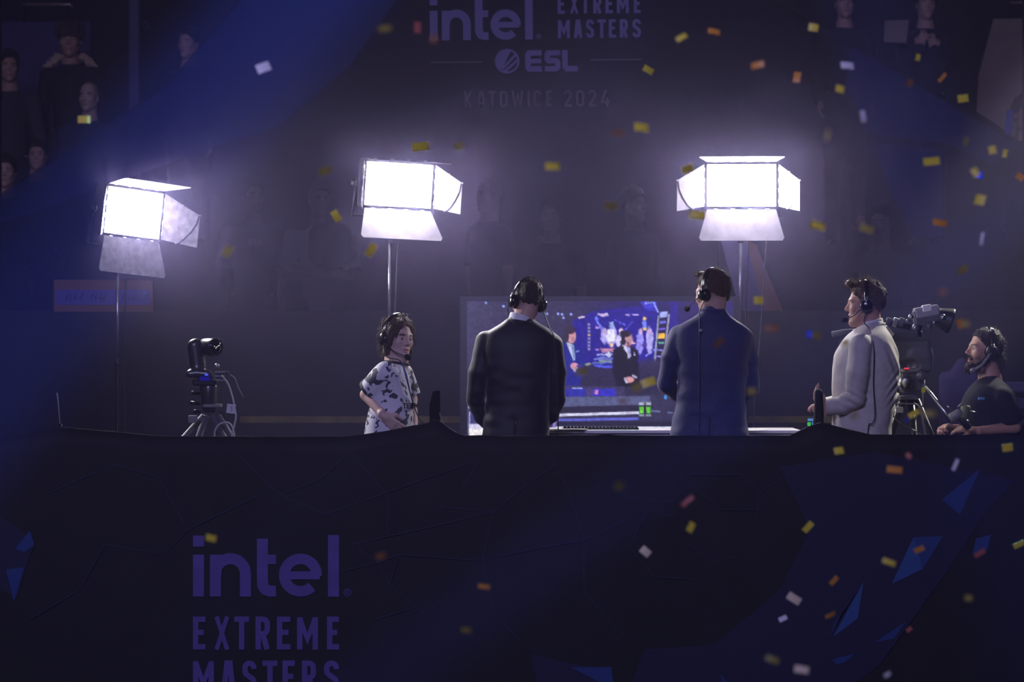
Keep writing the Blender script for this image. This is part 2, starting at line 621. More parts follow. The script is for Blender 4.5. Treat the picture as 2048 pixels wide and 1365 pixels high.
# ------------------------------------------------------------------ lettering (stroke alphabet, unit height)
def glyph(ch, w, t):
    """strokes of a narrow capital in a box w x 1, stroke thickness t -> [(points, closed)]"""
    l, r, b, tp = t / 2, w - t / 2, t / 2, 1 - t / 2
    m = 0.52
    q = min(0.16, (r - l) / 2)
    def rr(x0, x1, y0, y1, q):
        return arc(x1 - q, y1 - q, q, 0, 90, 5) + arc(x0 + q, y1 - q, q, 90, 180, 5) + arc(x0 + q, y0 + q, q, 180, 270, 5) + arc(x1 - q, y0 + q, q, 270, 360, 5)
    G = {
        'E': [([(l, 0), (l, 1)], 0), ([(0, b), (w, b)], 0), ([(0, m), (w * 0.86, m)], 0), ([(0, tp), (w, tp)], 0)],
        'L': [([(l, 0), (l, 1)], 0), ([(0, b), (w, b)], 0)],
        'T': [([(w / 2, 0), (w / 2, 1)], 0), ([(0, tp), (w, tp)], 0)],
        'I': [([(w / 2, 0), (w / 2, 1)], 0)],
        'X': [([(l * 0.8, 0), (w - l * 0.8, 1)], 0), ([(l * 0.8, 1), (w - l * 0.8, 0)], 0)],
        'K': [([(l, 0), (l, 1)], 0), ([(l, 0.42), (w - l, 1)], 0), ([(l + t * 0.6, 0.55), (w - l * 0.8, 0)], 0)],
        'A': [([(l, 0), (w * 0.42, 1)], 0), ([(w - l, 0), (w * 0.58, 1)], 0), ([(w * 0.2, 0.26), (w * 0.8, 0.26)], 0)],
        'M': [([(l, 0), (l, 0.98)], 0), ([(r, 0), (r, 0.98)], 0), ([(l, 0.95), (w / 2, 0.32), (r, 0.95)], 0)],
        'W': [([(l, 1), (w * 0.28, 0.05), (w / 2, 0.8), (w * 0.72, 0.05), (r, 1)], 0)],
        'O': [(rr(l, r, b, tp, q), 1)],
        '0': [(rr(l, r, b, tp, q), 1)],
        'C': [([(r, 0.72)] + arc(r - q, tp - q, q, 0, 90, 5) + arc(l + q, tp - q, q, 90, 180, 5) + arc(l + q, b + q, q, 180, 270, 5) + arc(r - q, b + q, q, 270, 360, 5) + [(r, 0.28)], 0)],
        'R': [([(l, 0), (l, 1)], 0), ([(l, tp)] + arc(r - q, tp - q, q, 90, 0, 6) + arc(r - q, m - 0.04 + q, q, 0, -90, 6) + [(l, m - 0.04)], 0), ([(w * 0.5, m - 0.04), (r, 0)], 0)],
        'S': [([(r, 0.74)] + arc(r - q, tp - q, q, 0, 90, 5) + arc(l + q, tp - q, q, 90, 180, 5) + arc(l + q, m + 0.04 + q * 0.9, q, 180, 250, 4) + arc(r - q, m - 0.05 - q * 0.9, q, 70, 0, 4) + arc(r - q, b + q, q, 0, -90, 5) + arc(l + q, b + q, q, 270, 180, 5) + [(l, 0.26)], 0)],
        '2': [([(l, 0.76)] + arc(l + q, tp - q, q, 180, 90, 5) + arc(r - q, tp - q, q, 90, 0, 5) + [(r, 0.62), (l, b + 0.02)], 0), ([(l * 0.4, b), (w, b)], 0)],
        '4': [([(w, 0.26), (l, 0.26), (w * 0.62, 1)], 0), ([(w * 0.74, 0), (w * 0.74, 0.52)], 0)],
    }
    return G[ch]

class Print:
    """draws in picture pixels onto a vertical plane at distance d, slightly proud of it"""
    def __init__(self, d, tilt=0.0, pivot=(0, 0)):
        self.mb, self.d, self.tilt, self.pv = MB(), d, math.radians(tilt), pivot
        self.o = Vector((0, d, 0))
        self.k = 0
    def xy(self, x, y):
        if self.tilt:
            dx, dy = x - self.pv[0], y - self.pv[1]
            c, s = math.cos(self.tilt), math.sin(self.tilt)
            x, y = self.pv[0] + dx * c + dy * s, self.pv[1] - dx * s + dy * c
        p = W(x, y, self.d)
        return (p.x, p.z)
    def stroke(self, pts, t, closed=False):
        self.k += 1
        self.mb.ribbon([self.xy(*p) for p in pts], t * self.d / F_PX, RFRONT, self.o - Vector((0, 0.0006 * (self.k % 8), 0)), closed, th=0.0004)
    def poly(self, pts):
        P = [self.xy(*p) for p in pts]
        A = sum(P[i][0] * P[(i + 1) % len(P)][1] - P[(i + 1) % len(P)][0] * P[i][1] for i in range(len(P)))
        self.mb.prism(P if A > 0 else P[::-1], RFRONT, self.o, 0.002)
    def word(self, s, x0, y0, y1, widths, t):
        """letters: widths = [(x start, x end)] in pixels, y0 top, y1 baseline"""
        h = y1 - y0
        for ch, (xa, xb) in zip(s, widths):
            for pts, cl in glyph(ch, (xb - xa) / h, t / h):
                self.stroke([(xa + p[0] * h, y1 - p[1] * h) for p in pts], t * (0.8 if ch == 'X' else 1.0), bool(cl))
    def build(self, name, m, parent, label=None):
        o = self.mb.build(name, m, parent)
        if label:
            o['label'] = label
        return o

def intel_word(pr, X, Y, k):
    """lower-case 'intel' and ring mark; X, Y = left end of the baseline, k = scale"""
    def q(x, y):
        return (X + (x - 386) * k, Y + (y - 1194) * k)
    t = 22 * k
    pr.poly([q(386, 1072), q(408, 1072), q(408, 1094), q(386, 1094)])
    pr.stroke([q(397, 1110), q(397, 1194)], t)
    pr.stroke([q(431, 1110), q(431, 1194)], t)
    pr.stroke([q(431, 1160)] + [q(x, y) for x, y in [(461 - 30 * math.cos(math.radians(a)), 1148 - 30 * math.sin(math.radians(a))) for a in range(20, 181, 16)]] + [q(491, 1194)], t)
    pr.stroke([q(525, 1078), q(525, 1162), q(526, 1172), q(531, 1180), q(540, 1183), q(552, 1183)], t)
    pr.stroke([q(534, 1119.5), q(552, 1119.5)], 19 * k)
    pr.stroke([q(601 + 32.5 * math.cos(math.radians(a)), 1151 - 32.5 * math.sin(math.radians(a))) for a in range(-4, 319, 11)], 21 * k)
    pr.stroke([q(575, 1151.5), q(640, 1151.5)], 16 * k)
    pr.stroke([q(667, 1071), q(667, 1194)], t)
    pr.stroke([q(695 + 7.3 * math.cos(math.radians(a)), 1186 - 7.3 * math.sin(math.radians(a))) for a in range(0, 360, 24)], 1.3 * k, True)
    pr.stroke([q(692.5, 1190), q(692.5, 1182), q(696, 1182), q(697.5, 1184), q(696, 1186.2), q(692.5, 1186.2)], 1.3 * k)
    pr.stroke([q(695, 1186.2), q(698, 1190)], 1.3 * k)

EX_W = [(386, 411), (429, 459), (469, 498), (511, 540), (554, 581), (594, 636), (654, 678)]
MA_W = [(386, 428), (442, 472), (485, 513), (525, 555), (565, 590), (604, 632), (648, 678)]

# ------------------------------------------------------------------ the barrier in front with its printed cloth
BAR_Y = 18.80
M_CLOTH = mat('black_banner_cloth', (0.0065, 0.0065, 0.0095), 0.75, noise=(5, 0.25), bump=(14, 0.25))
M_PRINT = mat('violet_print', (0.105, 0.072, 0.300), 0.7, noise=(9, 0.12))
M_NET = mat('navy_net_print', (0.012, 0.016, 0.052), 0.7)
M_FACE = [mat('blue_facet_deep', (0.0055, 0.008, 0.046), 0.7), mat('blue_facet_mid', (0.010, 0.045, 0.20), 0.7), mat('blue_facet_bright', (0.022, 0.085, 0.27), 0.7)]
bar = thing('barrier', 'long cloth-covered barrier with printed lettering along the platform front', 'barrier', (0, BAR_Y, GROUND_Z))
top = [(-60, 879), (0, 876), (45, 871), (88, 861), (118, 854), (180, 860), (250, 866), (312, 872.5), (420, 873.5), (560, 874), (690, 873.5), (735, 868),
       (775, 862), (800, 857), (828, 851), (850, 849), (868, 840), (884, 846), (896, 856), (915, 868), (932, 872), (960, 871), (1000, 872.5), (1120, 872), (1150, 871), (1190, 871), (1212, 868.5), (1235, 871),
       (1350, 872), (1500, 872), (1530, 871), (1580, 871.5), (1592, 866), (1612, 856), (1630, 849), (1644, 845), (1662, 850), (1700, 860), (1742, 869.5), (1850, 870.5), (2048, 870), (2110, 870)]
xs = np.linspace(-60, 2110, 361)
ty = np.interp(xs, [p[0] for p in top], [p[1] for p in top])
mb = MB()
rows, nz = [], 26
vs, fs = [], []
zb = GROUND_Z + 0.02
for i, x in enumerate(xs):
    ptop = W(x, ty[i], BAR_Y)
    for side in (0, 1):
        for j in range(nz):
            k = j / (nz - 1)
            z = ptop.z + (zb - ptop.z) * k
            yy = BAR_Y + 0.0035 * math.sin(ptop.x * 7.0 + 1.3 * math.sin(ptop.x * 2.1)) * (0.35 + 0.65 * k) + 0.0012 * math.sin(ptop.x * 19 + z * 3) + (0.03 if side else 0.0)
            if j == 0:
                yy += 0.006 if not side else -0.006
            vs.append((ptop.x, yy, z))
n1 = 2 * nz
for i in range(len(xs) - 1):
    a, b = i * n1, (i + 1) * n1
    for j in range(nz - 1):
        fs.append((a + j, a + j + 1, b + j + 1, b + j))
        fs.append((a + nz + j, b + nz + j, b + nz + j + 1, a + nz + j + 1))
    fs.append((a, b, b + nz, a + nz))
    fs.append((a + nz - 1, a + n1 - 1, b + n1 - 1, b + nz - 1))
MB().add(vs, fs).build('banner_cloth', M_CLOTH, bar, smooth=True)
# steel posts and top rail that carry the cloth
for x in (-2.7, -1.35, 0.0, 1.35, 2.7):
    MB().box((x, BAR_Y + 0.065, (0.88 + GROUND_Z) / 2), (0.04, 0.04, 0.88 - GROUND_Z), bev=0.004).build('post', M_BLACKM, bar)
MB().box((0, BAR_Y + 0.065, 0.905), (5.8, 0.04, 0.04), bev=0.004).build('top_rail', M_BLACKM, bar)
DP = BAR_Y - 0.0085
pr = Print(DP); intel_word(pr, 386, 1194, 1.0); pr.build('lettering', M_PRINT, bar, 'violet lower-case word intel')
pr = Print(DP); pr.word('EXTREME', 386, 1234, 1300, EX_W, 10.8); pr.build('lettering', M_PRINT, bar, 'violet capitals EXTREME')
pr = Print(DP); pr.word('MASTERS', 386, 1322, 1388, MA_W, 10.8); pr.build('lettering', M_PRINT, bar, 'violet capitals MASTERS')
net = [[(700, 905), (775, 990), (775, 1075)], [(650, 1030), (775, 985), (960, 920), (925, 975)], [(880, 1016), (990, 1022), (1060, 965), (1110, 930)],
       [(700, 1090), (860, 1055), (985, 1025), (965, 1120), (975, 1170), (990, 1235)], [(680, 1145), (760, 1125), (798, 1110), (960, 1122), (1060, 1100), (1165, 1082)],
       [(715, 1100), (758, 1125), (778, 1170), (850, 1230)], [(798, 1112), (780, 1168)], [(1100, 910), (1140, 990), (1168, 1080), (1168, 1185), (1250, 1275)],
       [(1165, 1082), (1290, 1020), (1350, 1035)], [(1240, 990), (1310, 1005), (1350, 1005)], [(1290, 1025), (1260, 1095), (1310, 1155), (1400, 1160)],
       [(750, 1240), (830, 1215)], [(1000, 1240), (1050, 1290), (1120, 1330)], [(1380, 950), (1480, 950), (1520, 985), (1510, 1040)], [(1360, 950), (1440, 1020), (1520, 1020)],
       [(1350, 1070), (1430, 1125), (1480, 1110)], [(470, 905), (560, 990), (650, 1030)], [(100, 985), (230, 930), (330, 960)], [(210, 1090), (330, 1110), (375, 1060), (520, 990)],
       [(1520, 985), (1600, 930), (1640, 960)], [(560, 990), (640, 960), (700, 905)], [(320, 960), (375, 1060)], [(60, 1240), (160, 1180), (210, 1090)]]
pr = Print(DP + 0.002)
for ln in net:
    pr.stroke(ln, 2.0)
pr.build('net_print', M_NET, bar, 'faint navy web of thin lines')
pr = Print(DP + 0.002)
for pg in ([(1560, 935), (1750, 905), (2030, 960), (1960, 1040), (1890, 1150), (1760, 1330), (1640, 1420), (1240, 1420), (1290, 1300), (1430, 1290), (1560, 1180), (1620, 1060)],
           [(0, 1035), (42, 1060), (66, 1095), (34, 1195), (0, 1180)], [(1060, 1310), (1180, 1335), (1230, 1420), (1090, 1420)]):
    pr = Print(DP + 0.002)
    pr.poly(pg)
    pr.build('facet_print', M_FACE[0], bar)
for k, pg in ((1, [(1960, 938), (1884, 1000), (1920, 1030)]), (1, [(1827, 1075), (1886, 1073), (1843, 1142), (1835, 1120)]), (2, [(1827, 1075), (1840, 1120), (1843, 1140), (1784, 1168)]),
              (2, [(1727, 1164), (1715, 1238), (1667, 1274)]), (1, [(1727, 1164), (1668, 1250), (1660, 1274), (1690, 1215)]), (1, [(1812, 1244), (1788, 1278), (1750, 1285)]),
              (1, [(1710, 1308), (1690, 1325), (1674, 1330), (1664, 1320)]), (1, [(1142, 1336), (1222, 1335), (1232, 1400), (1200, 1365)]), (1, [(1440, 1348), (1460, 1372), (1450, 1376)]),
              (1, [(1982, 1070), (1952, 1078), (1945, 1110), (1975, 1100)]), (0, [(55, 1065), (68, 1092), (30, 1190), (15, 1150), (30, 1100)]), (1, [(12, 1140), (48, 1135), (28, 1205)]), (1, [(60, 1062), (69, 1090), (48, 1105), (30, 1098)])):
    pr = Print(DP - 0.001 * k)
    pr.poly(pg)
    pr.build('facet', M_FACE[k], bar)

# ------------------------------------------------------------------ the mesh banner hung before the audience, gabled top, see-through
SCR_Y = 24.0
def scrim_mat(name, color, opac):
    m = bpy.data.materials.new(name)
    m.use_nodes = True
    nt = m.node_tree
    nt.nodes.remove(nt.nodes['Principled BSDF'])
    d = nt.nodes.new('ShaderNodeBsdfDiffuse')
    d.inputs[0].default_value = (*color, 1)
    t = nt.nodes.new('ShaderNodeBsdfTransparent')
    x = nt.nodes.new('ShaderNodeMixShader')
    x.inputs[0].default_value = opac
    nt.links.new(t.outputs[0], x.inputs[1])
    nt.links.new(d.outputs[0], x.inputs[2])
    nt.links.new(x.outputs[0], nt.nodes['Material Output'].inputs['Surface'])
    return m
M_SCRIM = scrim_mat('black_mesh_fabric', (0.010, 0.010, 0.020), 0.5)
M_SCRIMB = scrim_mat('blue_mesh_print_and_light', (0.022, 0.042, 0.19), 0.35)
M_SCRIML = mat('violet_grey_print', (0.20, 0.165, 0.42), 0.8)
M_SCRIMK = mat('dim_grey_print', (0.135, 0.11, 0.14), 0.8)
scr = thing('mesh_banner', 'see-through gabled mesh banner with tournament lettering hung behind the lamps', 'banner', (0, SCR_Y, TIER_Z))
pr = Print(SCR_Y)
pr.poly([(-80, 624), (2130, 624), (2130, 340), (2040, 288), (1700, 88), (1450, -60), (530, -60), (330, 172), (330, 172), (200, 257), (-80, 440)])
pr.build('mesh_fabric', M_SCRIM, scr)
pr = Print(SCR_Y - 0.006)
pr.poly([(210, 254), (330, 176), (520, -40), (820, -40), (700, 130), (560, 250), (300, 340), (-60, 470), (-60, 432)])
pr.build('blue_print_and_light', M_SCRIMB, scr)  # blue beam light on the left gable, put in as a coloured patch
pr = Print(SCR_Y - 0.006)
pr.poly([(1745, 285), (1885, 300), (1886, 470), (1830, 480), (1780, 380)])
pr.build('blue_print_and_light', M_SCRIMB, scr)
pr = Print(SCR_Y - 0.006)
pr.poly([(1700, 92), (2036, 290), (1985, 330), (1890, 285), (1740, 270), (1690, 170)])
pr.build('blue_print_and_light', M_SCRIMB, scr)  # blue light along the right gable edge, put in as colour
DS = SCR_Y - 0.01
tl, pv = 0.55, (1070, 79)
pr = Print(DS, tl, pv); intel_word(pr, 860, 79, 0.705); pr.build('lettering', M_SCRIML, scr, 'grey-violet word intel')
k = (1282 - 1116) / 292.0
ew = [(1116 + (a - 386) * k, 1116 + (b - 386) * k) for a, b in EX_W]
mw = [(1116 + (a - 386) * k, 1116 + (b - 386) * k) for a, b in MA_W]
pr = Print(DS, tl, pv); pr.word('EXTREME', 0, -9, 28, ew, 6.2); pr.build('lettering', M_SCRIML, scr, 'grey-violet capitals EXTREME')
pr = Print(DS, tl, pv); pr.word('MASTERS', 0, 40, 77, mw, 6.2); pr.build('lettering', M_SCRIML, scr, 'grey-violet capitals MASTERS')
pr = Print(DS, tl, pv)
pr.stroke([(1014 + 22.5 * math.cos(math.radians(a)), 122 - 22.5 * math.sin(math.radians(a))) for a in range(0, 360, 12)], 4, True)
pr.poly([(1014 + 23 * math.cos(math.radians(a)), 122 - 23 * math.sin(math.radians(a))) for a in range(95, 226, 10)] + [(1006, 132), (1022, 100)])
for (x0, y0, x1, y1) in ((1032, 108, 1003, 138), (1035, 120, 1008, 143)):
    pr.stroke([(x0, y0), (x1, y1)], 5)
E = [(1050, 1083), (1088, 1120), (1124, 1155)]
def esl(pr):
    t = 11
    pr.stroke([(1083, 106), (1058, 106), (1055.5, 109), (1055.5, 135), (1058, 138), (1083, 138)], t)
    pr.stroke([(1055, 122), (1082, 122)], 9)
    pr.stroke([(1120, 106), (1096, 106), (1094, 109), (1094, 119), (1097, 122), (1112, 122), (1115, 125), (1115, 135), (1112, 138), (1089, 138)], t * 0.93)
    pr.stroke([(1129.5, 101), (1129.5, 134), (1133, 138), (1155, 138)], t)
pr.build('emblem', M_SCRIML, scr, 'grey-violet round striped emblem')
pr = Print(DS, tl, pv)
esl(pr)
pr.build('lettering', M_SCRIML, scr, 'grey-violet letters ESL')
pr = Print(DS, tl, pv)
pr.stroke([(862, 123), (963, 123)], 2.2)
pr.build('rule_line', M_SCRIMK, scr)
pr = Print(DS, tl, pv)
pr.stroke([(1181, 121), (1283, 121)], 2.2)
pr.build('rule_line', M_SCRIMK, scr)
pr = Print(DS, tl, pv)
kw = [(928, 943), (953, 970), (976, 991), (998, 1014), (1022, 1046), (1053, 1059), (1066, 1082), (1091, 1104), (1127, 1142), (1151, 1167), (1175, 1191), (1200, 1218)]
pr.word('KATOWICE', 0, 181, 214, kw[:8], 4.6)
pr.build('lettering', M_SCRIMK, scr, 'dim grey word KATOWICE')
pr = Print(DS, tl, pv)
pr.word('2024', 0, 181, 214, kw[8:], 4.6)
pr.build('lettering', M_SCRIMK, scr, 'dim grey year 2024')
for x in (-2.9, 2.9):
    MB().tube([(x * 1.25, SCR_Y + 0.02, TIER_Z), (x * 1.25, SCR_Y + 0.02, 6.0)], 0.02).build('support_pole', M_BLACKM, scr, smooth=True)

# ================================================================== LED panel lamps with barn doors
M_LED = emat('lit_led_diffuser', (0.95, 0.89, 1.0), 145.0)
M_DOOR = mat('barn_door_metal', (0.32, 0.31, 0.34), 0.55, metal=0.0, noise=(14, 0.18))
M_DOORW = mat('worn_dimmed_door_metal', (0.26, 0.25, 0.28), 0.55, noise=(26, 0.4))  # scuffed doors, also darkened in colour for the weaker light they catch
M_BLUEC = mat('blue_collar', (0.03, 0.06, 0.6), 0.4)
PW, PH, PDEP = 0.44, 0.27, 0.09

def lamp(label, px, py, d, yaw, tilt, roll, ang, pole_px, lens=(0.20, 0.20, 0.20, 0.20), worn=False, collar=False, k_=1.0):
    """ang = opening of top, bottom, left, right door from the panel plane towards the front (deg)"""
    c = W(px, py, d)
    R = rotz(math.radians(yaw)) @ rotx(math.radians(tilt)) @ roty(math.radians(roll))
    base = Vector((W(pole_px, 0, d + 0.10).x, d + 0.10, 0.0))
    PW, PH, PDEP = 0.44 * k_, 0.27 * k_, 0.09
    t = thing('led_panel_lamp', label, 'lamp', base, 'LED panel lamps behind the desk')
    X, Y, Z = (R @ Vector(v) for v in ((1, 0, 0), (0, 1, 0), (0, 0, 1)))
    def L(x, y, z):
        return c + X * x + Y * y + Z * z
    MB().box(L(0, PDEP / 2 + 0.004, 0), (PW + 0.03, PDEP, PH + 0.03), R, bev=0.012).build('housing', M_BLACK, t)
    MB().box(L(0, 0.010, 0), (PW - 0.006, 0.030, PH - 0.006), R).build('diffuser', M_LED, t)
    fr = MB()
    for sx in (-1, 1):
        fr.box(L(sx * (PW / 2 + 0.007), -0.004, 0), (0.014, 0.012, PH + 0.028), R)
    for sz in (-1, 1):
        fr.box(L(0, -0.004, sz * (PH / 2 + 0.007)), (PW, 0.012, 0.014), R)
    fr.build('front_frame', M_BLACKM, t)
    dm = M_DOORW if worn else M_DOOR
    # doors: (name, hinge centre, hinge axis u, outward dir, polygon)
    wt, wb = PW / 2, PH / 2
    def tb(Ld):
        e = 0.055
        pts = [(-wt, 0.0), (wt, 0.0), (wt + e - 0.004, Ld - 0.02), (wt + e - 0.016, Ld), (-wt - e + 0.016, Ld), (-wt - e + 0.004, Ld - 0.02)]
        return pts
    def sd(Ld, s):
        return [(-wb, 0.0), (wb, 0.0), (0.035, Ld), (-wb - 0.025, Ld)]
    for k, (hc, u, o, poly) in enumerate(((L(0, -0.012, wb + 0.018), X, Z, tb(lens[0])), (L(0, -0.012, -wb - 0.018), X, -Z, tb(lens[1])),
                                          (L(-wt - 0.018, -0.012, 0), Z, -X, sd(lens[2], -1)), (L(wt + 0.018, -0.012, 0), Z, X, sd(lens[3], 1)))):
        a = math.radians(ang[k])
        v = o * math.cos(a) - Y * math.sin(a)
        n = u.cross(v)
        Rd = Matrix((u, v, n)).transposed()
        m = MB().prism(poly, Rd, hc, 0.003)
        dr = m.build('barn_door', M_DOORW if (worn and k in (1, 3)) else M_DOOR, t)
        w = wt if k < 2 else wb
        for q in (-0.75, -0.25, 0.25, 0.75):
            MB().tube([hc + u * (q * w - 0.012), hc + u * (q * w + 0.012)], 0.005, 6).build('hinge', M_STEEL, dr, smooth=True)
        if k >= 2:       # the fold-out corner flap edge, a curved dark seam, and its thumb screws
            pts = [(0.035 - 0.004, lens[k] * 0.97), (-0.02, lens[k] * 0.93), (-0.075, lens[k] * 0.80), (-0.125, lens[k] * 0.62), (-wb - 0.012, lens[k] * 0.48)]
            for sgn in (1, -1):
                MB().ribbon(pts, 0.009, Rd, hc + n * 0.0022 * sgn, th=0.001).build('flap_seam', M_BLACKM, dr)
            for uu, vv in ((0.085, lens[k] * 0.5), (0.035, lens[k]), (-wb - 0.01, lens[k] * 0.40)):
                MB().lathe([(0.0055, -0.004), (0.0055, 0.004)], hc + u * uu + v * vv, Rd, 10).build('thumb_screw', M_STEEL, dr)
    # yoke and stand
    hw = PW / 2 + 0.045
    pz = c.z - PH / 2 - 0.13
    piv = Vector((base.x, base.y, pz))
    yk = MB()
    A, B = L(-hw, PDEP / 2, 0), L(hw, PDEP / 2, 0)
    A2, B2 = L(-hw, PDEP / 2 + 0.03, -PH / 2 - 0.07), L(hw, PDEP / 2 + 0.03, -PH / 2 - 0.07)
    yk.tube([A, A2, (A2 + B2) / 2, B2, B], 0.009, 8)
    yk.tube([(A2 + B2) / 2, piv], 0.012, 8)
    yk.build('yoke', M_BLACKM, t, smooth=True)
    for P_, s in ((A, -1), (B, 1)):
        MB().lathe([(0.024, -0.012), (0.026, 0.0), (0.018, 0.016)], P_ + X * s * 0.012, R @ roty(math.radians(90 * s)), 14).build('tilt_knob', M_BLACK, t, smooth=True)
    bx, by = base.x, base.y
    z0 = pz - 0.10
    MB().lathe([(0.020, 0), (0.020, 0.11)], (bx, by, z0), None, 14).build('spigot_clamp', M_BLACK, t, smooth=True)
    MB().tube([(bx - 0.02, by, z0 + 0.05), (bx - 0.075, by - 0.01, z0 + 0.055)], [0.007, 0.011], 8).build('clamp_handle', M_BLACK, t, smooth=True)
    if collar:
        MB().lathe([(0.028, 0), (0.028, 0.03)], (bx, by, z0 + 0.03), None, 14).build('collar', M_BLUEC, t, smooth=True)
    MB().tube([(bx, by, z0 + 0.02), (bx, by, z0 - 0.55)], 0.010, 12).build('pole', M_STEEL, t, smooth=True)
    MB().lathe([(0.02, 0), (0.02, 0.05)], (bx, by, z0 - 0.58), None, 14).build('collar', M_BLACK, t, smooth=True)
    MB().tube([(bx, by, z0 - 0.55), (bx, by, 0.10)], 0.016, 12).build('pole', M_BLACKM, t, smooth=True)
    MB().lathe([(0.022, 0), (0.022, 0.06)], (bx, by, 0.42), None, 14).build('collar', M_BLACK, t, smooth=True)
    for k in range(3):
        a = math.radians(90 + 120 * k)
        f = Vector((bx + 0.45 * math.cos(a), by + 0.45 * math.sin(a), 0.012))
        lg = MB().tube([(bx, by, 0.45), f], 0.011, 8).build('leg', M_BLACKM, t, smooth=True)
        MB().tube([(bx + 0.22 * math.cos(a), by + 0.22 * math.sin(a), 0.24), (bx, by, 0.12)], 0.006, 6).build('brace', M_BLACKM, lg, smooth=True)
        MB().lathe([(0.016, -0.012), (0.014, 0.02)], f, None, 10).build('rubber_foot', M_BLACK, lg)
    # power cable hanging from the back down the stand
    p0 = L(0.05, PDEP, -0.05)
    MB().tube([p0, p0 + Vector((0.03, 0.06, -0.12)), Vector((bx + 0.05, by + 0.03, z0 - 0.05)), Vector((bx + 0.035, by + 0.02, z0 - 0.4)), Vector((bx + 0.045, by + 0.02, z0 - 0.9)), Vector((bx + 0.03, by + 0.02, 0.05)), Vector((bx + 0.12, by + 0.05, 0.01))], 0.005, 6).build('power_cable', M_BLACK, t, smooth=True)
    return t, c

lamp('LED panel lamp turned sideways with scuffed lower flap, at the left', 266, 426, 21.2, 50, 4, 4, (80, 10, 44, 20), 235, lens=(0.20, 0.225, 0.18, 0.25), worn=True, k_=1.07)
lamp('LED panel lamp with blue collar on its stand, above the young man', 797, 370, 21.4, 24, 4, 2, (92, 30, 70, 40), 779, lens=(0.19, 0.21, 0.20, 0.18), collar=True, k_=1.02)
lamp('LED panel lamp with all four flaps open, above the blue suit', 1483, 371, 21.7, -3, 4, 0, (80, 24, 30, 50), 1481, lens=(0.20, 0.215, 0.20, 0.20))
# thin cable that hangs down beside the third stand
MB().tube([W(1535, 440, 22.2), W(1530, 520, 22.2), W(1524, 620, 22.2), W(1518, 700, 22.2), W(1509, 780, 22.2), W(1507, 860, 22.2), W(1506, 1170, 22.2)], 0.004, 6).build('hanging_cable', mat('grey_cable', (0.16, 0.15, 0.19), 0.4),
    origin=W(1507, 1170, 22.2), thing=('thin grey cable hanging beside the stand of the lamp above the blue suit', 'cable'), smooth=True)

# ================================================================== people
def head_frame(yaw, pitch=0.0, roll=0.0):
    """columns x right, y forward, z up of a head; yaw 0 looks away from the photographer (+y), 180 towards"""
    return np.array(rotz(math.radians(yaw)) @ rotx(math.radians(pitch)) @ roty(math.radians(roll)), np.float32)

def f_head(q, ears=True):
    """head without neck in head space (metres); q (n,3)"""
    sx = q.copy()
    sx[:, 0] = np.abs(sx[:, 0])
    d = ell(q, (0, -0.014, 0.042), (0.075, 0.096, 0.086))
    d = smin(d, ell(q, (0, 0.030, -0.030), (0.058, 0.060, 0.085)), 0.03)
    d = smin(d, rc(sx, (0.050, 0.005, -0.055), (0.0, 0.070, -0.100), 0.020, 0.019), 0.025)
    d = smin(d, ell(q, (0, 0.072, -0.098), (0.022, 0.018, 0.017)), 0.02)
    d = smin(d, rc(sx, (0.0, 0.082, 0.026), (0.040, 0.070, 0.024), 0.010, 0.010), 0.02)
    d = smin(d, ell(sx, (0.043, 0.058, -0.018), (0.020, 0.020, 0.018)), 0.025)
    d = smax(d, -ell(sx, (0.031, 0.096, 0.004), (0.017, 0.014, 0.011)), 0.012)
    d = smin(d, ell(sx, (0.031, 0.0735, 0.005), (0.0135, 0.0125, 0.011)), 0.003)
    d = smin(d, rc(q, (0, 0.084, 0.022), (0, 0.107, -0.022), 0.006, 0.0105), 0.012)
    d = smin(d, ell(sx, (0.011, 0.095, -0.027), (0.008, 0.010, 0.0075)), 0.006)
    d = smin(d, ell(q, (0, 0.083, -0.055), (0.024, 0.013, 0.008)), 0.008)
    d = smin(d, ell(q, (0, 0.080, -0.071), (0.021, 0.014, 0.008)), 0.008)
    d = smax(d, -rbox(q, (0, 0.098, -0.0625), (0.020, 0.012, 0.0014), 0.001), 0.004)
    if ears:
        e = ell(sx, (0.076, -0.012, -0.002), (0.009, 0.019, 0.032))
        e = smax(e, -ell(sx, (0.084, -0.008, 0.002), (0.006, 0.010, 0.018)), 0.006)
        d = smin(d, e, 0.008)
    return d

